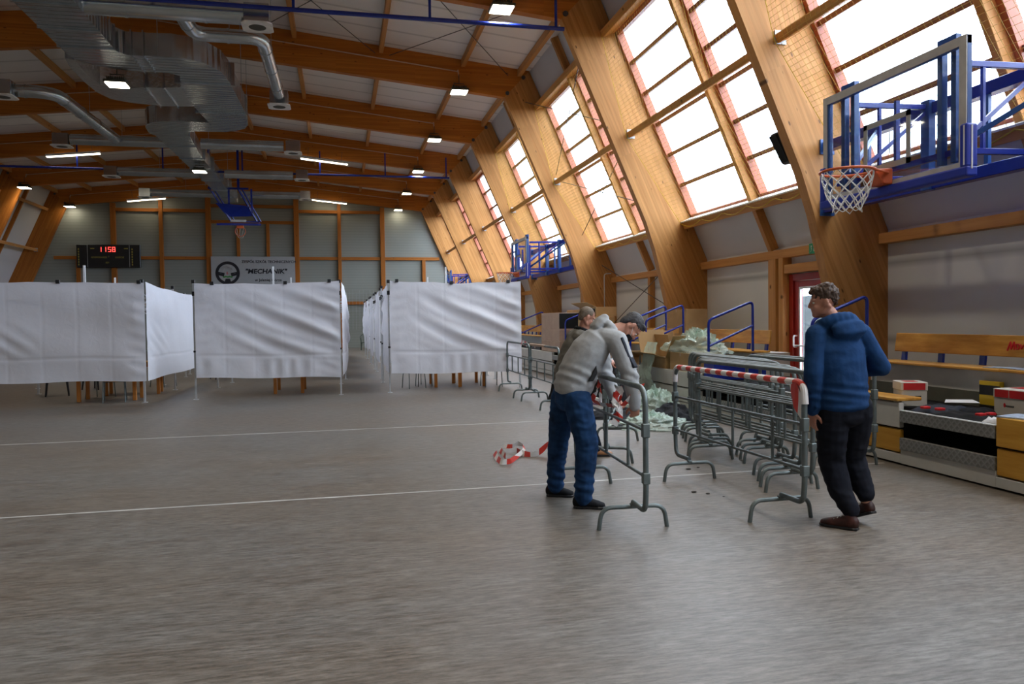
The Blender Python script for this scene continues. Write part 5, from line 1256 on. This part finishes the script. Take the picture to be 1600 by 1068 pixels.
skin(b, 'hair', M['hair'], p1, .007, 2, lambda p, n: .010*noise.noise(p*42)+.007*noise.noise(p*90) - (.02 if (p-at1(0, 0, 0)).dot(R1.col[2]) < -.004 and (p-at1(0, 0, 0)).dot(R1.col[1]) > -.05 else 0))
b = MB()
etube(b, [V((3.63, 5.0, .895)), V((3.625, 5.0, .96)), wai, V((3.605, 5.01, 1.22)), che, V((3.60, 5.025, 1.42)), V((3.595, 5.03, 1.475))], [.192, .20, .198, .20, .205, .165, .10], [.135, .145, .14, .145, .14, .11, .075], (1, .05, 0), 28)
limb(b, [shL, elL, wrL+V((0, 0, .0)), wrL+V((0, 0, -.03))], [.078, .066, .050, .044]); limb(b, [shR, elR, wrR], [.078, .068, .052])
limb(b, [V((3.50, 5.02, 1.46)), shL], [.06, .075]); limb(b, [V((3.70, 5.02, 1.46)), shR], [.06, .075])
# hood lying on the back
for k in range(15):
    a = PI*(-.15+1.30*k/14); q = V((3.60+.128*math.cos(a), 5.03-.085*math.sin(a), 1.515+.02*math.sin(a)-.015*math.cos(a*2))); b.ball(q, (.046, .046, .052), nu=10, nv=7)
etube(b, [V((3.62, 4.93, 1.40)), V((3.62, 4.905, 1.45)), V((3.61, 4.925, 1.505))], [.095, .135, .135], [.035, .05, .05], (1, 0, 0))
skin(b, 'hoodie', M['hood_blue'], p1, .0085, 4, lambda p, n: wrinkle(.006, (6, 6, 9), 3)(p, n) + (.006*math.sin(p.z*95+p.x*14)*max(0, 1-abs(p.z-1.0)/.12)) + .010*math.exp(-((p.z-.905)/.022)**2)*(1 if abs(p.x-3.63) < .25 else 0))
b = MB()
etube(b, [V((3.63, 5.0, .97)), V((3.635, 5.0, .90)), V((3.64, 5.0, .82))], [.175, .185, .18], [.125, .13, .12], (1, .05, 0), 24)
limb(b, [hipL+V((.0, 0, -.02)), V((3.555, 5.03, .68)), knL, V((3.60, 5.0, .28)), anL+V((0, 0, .06))], [.112, .108, .094, .082, .064])
limb(b, [hipR+V((.01, 0, -.02)), V((3.77, 5.06, .70)), knR, V((3.81, 5.07, .34)), anR+V((0, .01, .06))], [.112, .108, .096, .086, .066])
skin(b, 'trousers', M['trousers'], p1, .0085, 5, wrinkle(.010, (7, 7, 13), 8))
shoe(p1, (3.66, 4.87, 0), (3.50, 5.10, 0), mat='shoe_red'); shoe(p1, (3.845, 4.93, .10), (3.80, 5.14, .012), (.05, -.25, 1), mat='shoe_red')

# --- man in the grey hoodie, bending over the barrier
p2 = T('person', 'man in a grey hoodie and blue jeans bending over a barrier', 'person', (1.95, 6.25, 0))
pel, wai, che = V((1.90, 6.24, .95)), V((1.95, 6.23, 1.09)), V((2.06, 6.21, 1.30)); sh0 = V((2.19, 6.2, 1.43))
shN, elN, wrN = V((2.235, 6.02, 1.385)), V((2.315, 5.93, 1.10)), V((2.37, 5.97, .86)); shF, elF, wrF = V((2.20, 6.40, 1.37)), V((2.285, 6.47, 1.10)), V((2.30, 6.25, .90))
hipN, knN, anN = V((1.93, 6.13, .92)), V((1.985, 6.07, .52)), V((1.945, 6.06, .09)); hipF, knF, anF = V((1.885, 6.37, .92)), V((1.85, 6.46, .52)), V((1.835, 6.53, .09))
hd = V((2.425, 6.19, 1.50)); ff, uu = V((.42, -.02, -.91)), V((.90, -.02, .42))
b = MB()
etube(b, [pel, wai, che, V((2.17, 6.2, 1.40))], [.155, .145, .165, .13], [.105, .10, .11, .08], (0, 1, 0))
limb(b, [V((2.17, 6.2, 1.40)), V((2.27, 6.195, 1.465)), V((2.36, 6.19, 1.49))], [.07, .058, .058])
at2, R2 = head_shape(b, hd, ff, uu, 1.0)
limb(b, [shN, elN, wrN], [.055, .042, .03]); limb(b, [shF, elF, wrF], [.055, .042, .03])
limb(b, [hipN, knN, anN], [.085, .06, .04]); limb(b, [hipF, knF, anF], [.085, .06, .04])
hand(b, wrN, (.12, .30, -1), (.1, .9, .3), False, .75, 1.05); hand(b, wrF, (.35, -.35, -.8), (.2, -.7, .3), True, .75, 1.05)
skin(b, 'body', M['skin'], p2, .0062, 3); eyes(p2, at2, R2)
b = MB(); b.ball(at2(0, -.020, .045), (.078, .096, .086), R2, 22, 14); b.ball(at2(0, -.07, .0), (.066, .036, .07), R2); b.ball(at2(0, .045, .092), (.058, .045, .028), R2)
skin(b, 'hair', M['hair_grey'], p2, .007, 2, lambda p, n: .004*noise.noise(p*60) - (.022 if (p-at2(0, 0, 0)).dot(R2.col[2]) < .03 and (p-at2(0, 0, 0)).dot(R2.col[1]) > -.02 else 0))
b = MB(); b.ball(at2(0, .052, -.066), (.058, .060, .052), R2, 16, 10)
mk = skin(b, 'face_mask', M['black_cloth'], p2, .006, 3)
m = MB()
for q in (-1, 1): m.tube([at2(q*.05, .06, -.05), at2(q*.074, .02, -.02), at2(q*.082, -.03, .012)], .0022, 5)
m.build('ear_loop', M['net_white'], mk)
b = MB()
etube(b, [V((1.90, 6.24, .965)), V((1.925, 6.235, 1.02)), wai, V((2.0, 6.22, 1.19)), che, V((2.13, 6.2, 1.385)), V((2.20, 6.2, 1.44))], [.185, .195, .195, .20, .21, .195, .10], [.155, .165, .165, .165, .155, .13, .09], (0, 1, 0), 28)
limb(b, [shN, elN, wrN+V((0, 0, .02)), wrN+V((.0, .0, -.015))], [.088, .070, .053, .046]); limb(b, [shF, elF, wrF], [.088, .070, .052])
limb(b, [V((2.16, 6.1, 1.41)), shN], [.085, .09]); limb(b, [V((2.16, 6.3, 1.41)), shF], [.085, .09])
for k in range(13):
    a = PI*2*k/13; b.ball(V((2.225, 6.195, 1.485)) + V((0, 1, 0))*.098*math.cos(a) + V((-.55, 0, .83))*.07*math.sin(a), .04, nu=10, nv=7)
etube(b, [V((2.10, 6.2, 1.50)), V((2.155, 6.2, 1.545)), V((2.20, 6.2, 1.585))], [.09, .10, .07], [.035, .045, .032], (0, 1, 0))
hdz = skin(b, 'hoodie', M['hood_grey'], p2, .0085, 4, lambda p, n: wrinkle(.005, (7, 5, 9), 5)(p, n) + .007*math.sin((p.x*.55+p.z)*70+p.y*9)*max(0, 1-abs(p.z-1.10)/.13))
m = MB()   # dark panel along the front of the near sleeve
pa, pb, pc = shN+V((.028, -.060, .035)), shN.lerp(elN, .5)+V((.036, -.050, .015)), elN+V((.030, -.044, .07))
m.bar(pa, pb, .028, .075, (.75, .6, 0)); m.bar(pb, pc, .028, .062, (.75, .6, 0))
skin(m, 'sleeve_panel', M['navy'], hdz, .006, 10)
m = MB(); q = [V((1.985, 6.035, 1.055)), V((2.055, 6.03, 1.19)), V((2.065, 6.03, 1.125)), V((2.03, 6.03, 1.06))]
m.prism([p+V((0, 0.01, 0)) for p in q], (0, -.025, 0)); m.build('pocket', M['black'], hdz, 0, .006)
b = MB()
etube(b, [V((1.915, 6.24, 1.02)), V((1.905, 6.245, .95)), V((1.90, 6.25, .86))], [.165, .18, .175], [.135, .14, .13], (0, 1, 0), 24)
limb(b, [hipN+V((-.01, 0, -.02)), V((1.955, 6.10, .70)), knN, V((1.955, 6.06, .28)), anN+V((0, 0, .0))], [.120, .110, .092, .082, .074])
limb(b, [hipF+V((0, 0, -.02)), V((1.865, 6.42, .70)), knF, V((1.835, 6.5, .28)), anF+V((0, 0, .0))], [.118, .108, .090, .080, .072])
skin(b, 'jeans', M['jeans'], p2, .0085, 4, lambda p, n: wrinkle(.008, (9, 9, 16), 2)(p, n) + .008*math.sin(p.z*75+p.x*20)*max(0, 1-abs(p.z-.17)/.12))
shoe(p2, (1.865, 6.09, 0), (2.115, 5.99, 0), mat='black_cloth', w=.05); shoe(p2, (1.76, 6.56, 0), (1.99, 6.47, 0), mat='black_cloth', w=.05)

# --- bald man bending behind him
p3 = T('person', 'man with shaved head in a grey brown jacket, mostly hidden behind the grey hoodie man', 'person', (2.7, 8.45, 0))
ox = V((2.7, 8.45, 0)); Q = lambda x, y, z_: ox+V((x, y, z_))
b = MB()
etube(b, [Q(-.16, 0, .92), Q(-.12, 0, 1.06), Q(-.06, 0, 1.26), Q(-.01, 0, 1.36)], [.15, .145, .165, .13], [.10, .10, .11, .08], (0, 1, 0))
limb(b, [Q(-.01, 0, 1.36), Q(.03, -.01, 1.45), Q(.045, -.01, 1.52)], [.07, .058, .06])
hd = Q(.065, -.02, 1.585); at3, R3 = head_shape(b, hd, (.88, .05, -.45), (.45, 0, .88), 1.0)
for s in (-1, 1):
    limb(b, [Q(-.02, s*.19, 1.35), Q(.08, s*.24, 1.10), Q(.28, s*.14, 1.08)], [.055, .042, .03])
    limb(b, [Q(-.15, s*.10, .90), Q(-.02, s*.13, .49), Q(.12, s*.13, .09)], [.085, .06, .04])
    hand(b, Q(.28, s*.14, 1.08), (.9, -s*.3, -.1), (0, -s*.6, -.7), s > 0, .7)
skin(b, 'body', M['skin'], p3, .0070, 3); eyes(p3, at3, R3, 1.0)
b = MB(); b.ball(at3(0, -.018, .040), (.077, .095, .088), R3, 20, 12); b.ball(at3(0, -.065, .0), (.066, .036, .066), R3)
skin(b, 'hair', M['hair_short'], p3, .008, 2, lambda p, n: -.02 if (p-at3(0, 0, 0)).dot(R3.col[2]) < .03 and (p-at3(0, 0, 0)).dot(R3.col[1]) > -.02 else -.001)
b = MB()
etube(b, [Q(-.17, 0, .83), Q(-.16, 0, .94), Q(-.12, 0, 1.08), Q(-.06, 0, 1.24), Q(-.02, 0, 1.35), Q(.01, 0, 1.42)], [.19, .195, .195, .21, .19, .11], [.15, .155, .155, .155, .13, .09], (0, 1, 0), 26)
for s in (-1, 1): limb(b, [Q(-.05, s*.10, 1.36), Q(-.02, s*.19, 1.34), Q(.08, s*.24, 1.10), Q(.26, s*.15, 1.08)], [.09, .085, .066, .048])
jk = skin(b, 'jacket', M['jacket'], p3, .010, 4, wrinkle(.007, (7, 7, 14), 4))
b = MB()
for k in range(13):
    a = 2*PI*k/13; b.ball(Q(.012, 0, 1.445)+V((0, 1, 0))*.085*math.cos(a)+V((.85, 0, -.3))*.075*math.sin(a), .028, nu=8, nv=6)
skin(b, 'collar', M['black_cloth'], jk, .009, 2)
b = MB(); etube(b, [Q(-.16, 0, .98), Q(-.16, 0, .90), Q(-.15, 0, .82)], [.17, .18, .17], [.13, .14, .13], (0, 1, 0), 22)
for s in (-1, 1): limb(b, [Q(-.15, s*.10, .88), Q(-.02, s*.13, .49), Q(.12, s*.13, .10)], [.115, .092, .072])
skin(b, 'trousers', M['trousers'], p3, .010, 4, wrinkle(.007, (8, 8, 14), 6))
for s in (-1, 1): shoe(p3, Q(.05, s*.13, 0), Q(.31, s*.16-.02, 0), mat='shoe_tan')

# ------------------------------------------------------------------ light, camera
w = bpy.data.worlds.new('overcast sky'); SC.world = w; w.use_nodes = True; t = w.node_tree; bg = t.nodes['Background']
g = N(t, 'ShaderNodeTexCoord'); sp_ = N(t, 'ShaderNodeSeparateXYZ'); t.links.new(g.outputs['Generated'], sp_.inputs[0])
r = ramp(t, sp_.outputs[2], [(0, (.20, .22, .22)), (.02, (.66, .77, 1.0)), (.35, (.78, .87, 1.0)), (1, (.84, .91, 1.0))]); t.links.new(r.outputs[0], bg.inputs['Color'])
SKY = 9.0
bg.inputs['Strength'].default_value = SKY
LAMP = 36
for o in list(COL.objects):
    if o.name.startswith('high_bay_lamp') and o.location.y < 45:
        L = bpy.data.lights.new('lamp_light', 'AREA'); L.shape = 'SQUARE'; L.size = .36; L.energy = LAMP; L.color = (1, .90, .74); L.spread = math.radians(115)
        q = bpy.data.objects.new('lamp_light', L); COL.objects.link(q); q.location = o.location + V((0, 0, -.03))
f_px, yaw, pitch, roll = 1196.445, .2195045, -.0298110, -.0138639
cam = bpy.data.cameras.new('camera'); co = bpy.data.objects.new('camera', cam); COL.objects.link(co)
cam.sensor_fit = 'HORIZONTAL'; cam.sensor_width = 36; cam.lens = 36*f_px/1600; cam.clip_end = 300
fw = V((math.sin(yaw)*math.cos(pitch), math.cos(yaw)*math.cos(pitch), math.sin(pitch))); rt = V((math.cos(yaw), -math.sin(yaw), 0)); up = rt.cross(fw)
r2 = rt*math.cos(roll)+up*math.sin(roll); u2 = -rt*math.sin(roll)+up*math.cos(roll)
co.matrix_world = Matrix(((r2.x, u2.x, -fw.x, 0), (r2.y, u2.y, -fw.y, 0), (r2.z, u2.z, -fw.z, 1.58), (0, 0, 0, 1)))
SC.camera = co
vs = SC.view_settings; vs.view_transform = 'Standard'; vs.look = 'None'; vs.gamma = 1; vs.exposure = .5; vs.use_curve_mapping = False
SC.cycles.max_bounces = 10; SC.cycles.diffuse_bounces = 5; SC.cycles.glossy_bounces = 4; SC.cycles.transmission_bounces = 6; SC.cycles.transparent_max_bounces = 16
SC.cycles.use_denoising = True; SC.cycles.caustics_reflective = False; SC.cycles.caustics_refractive = False; SC.cycles.sample_clamp_indirect = 6
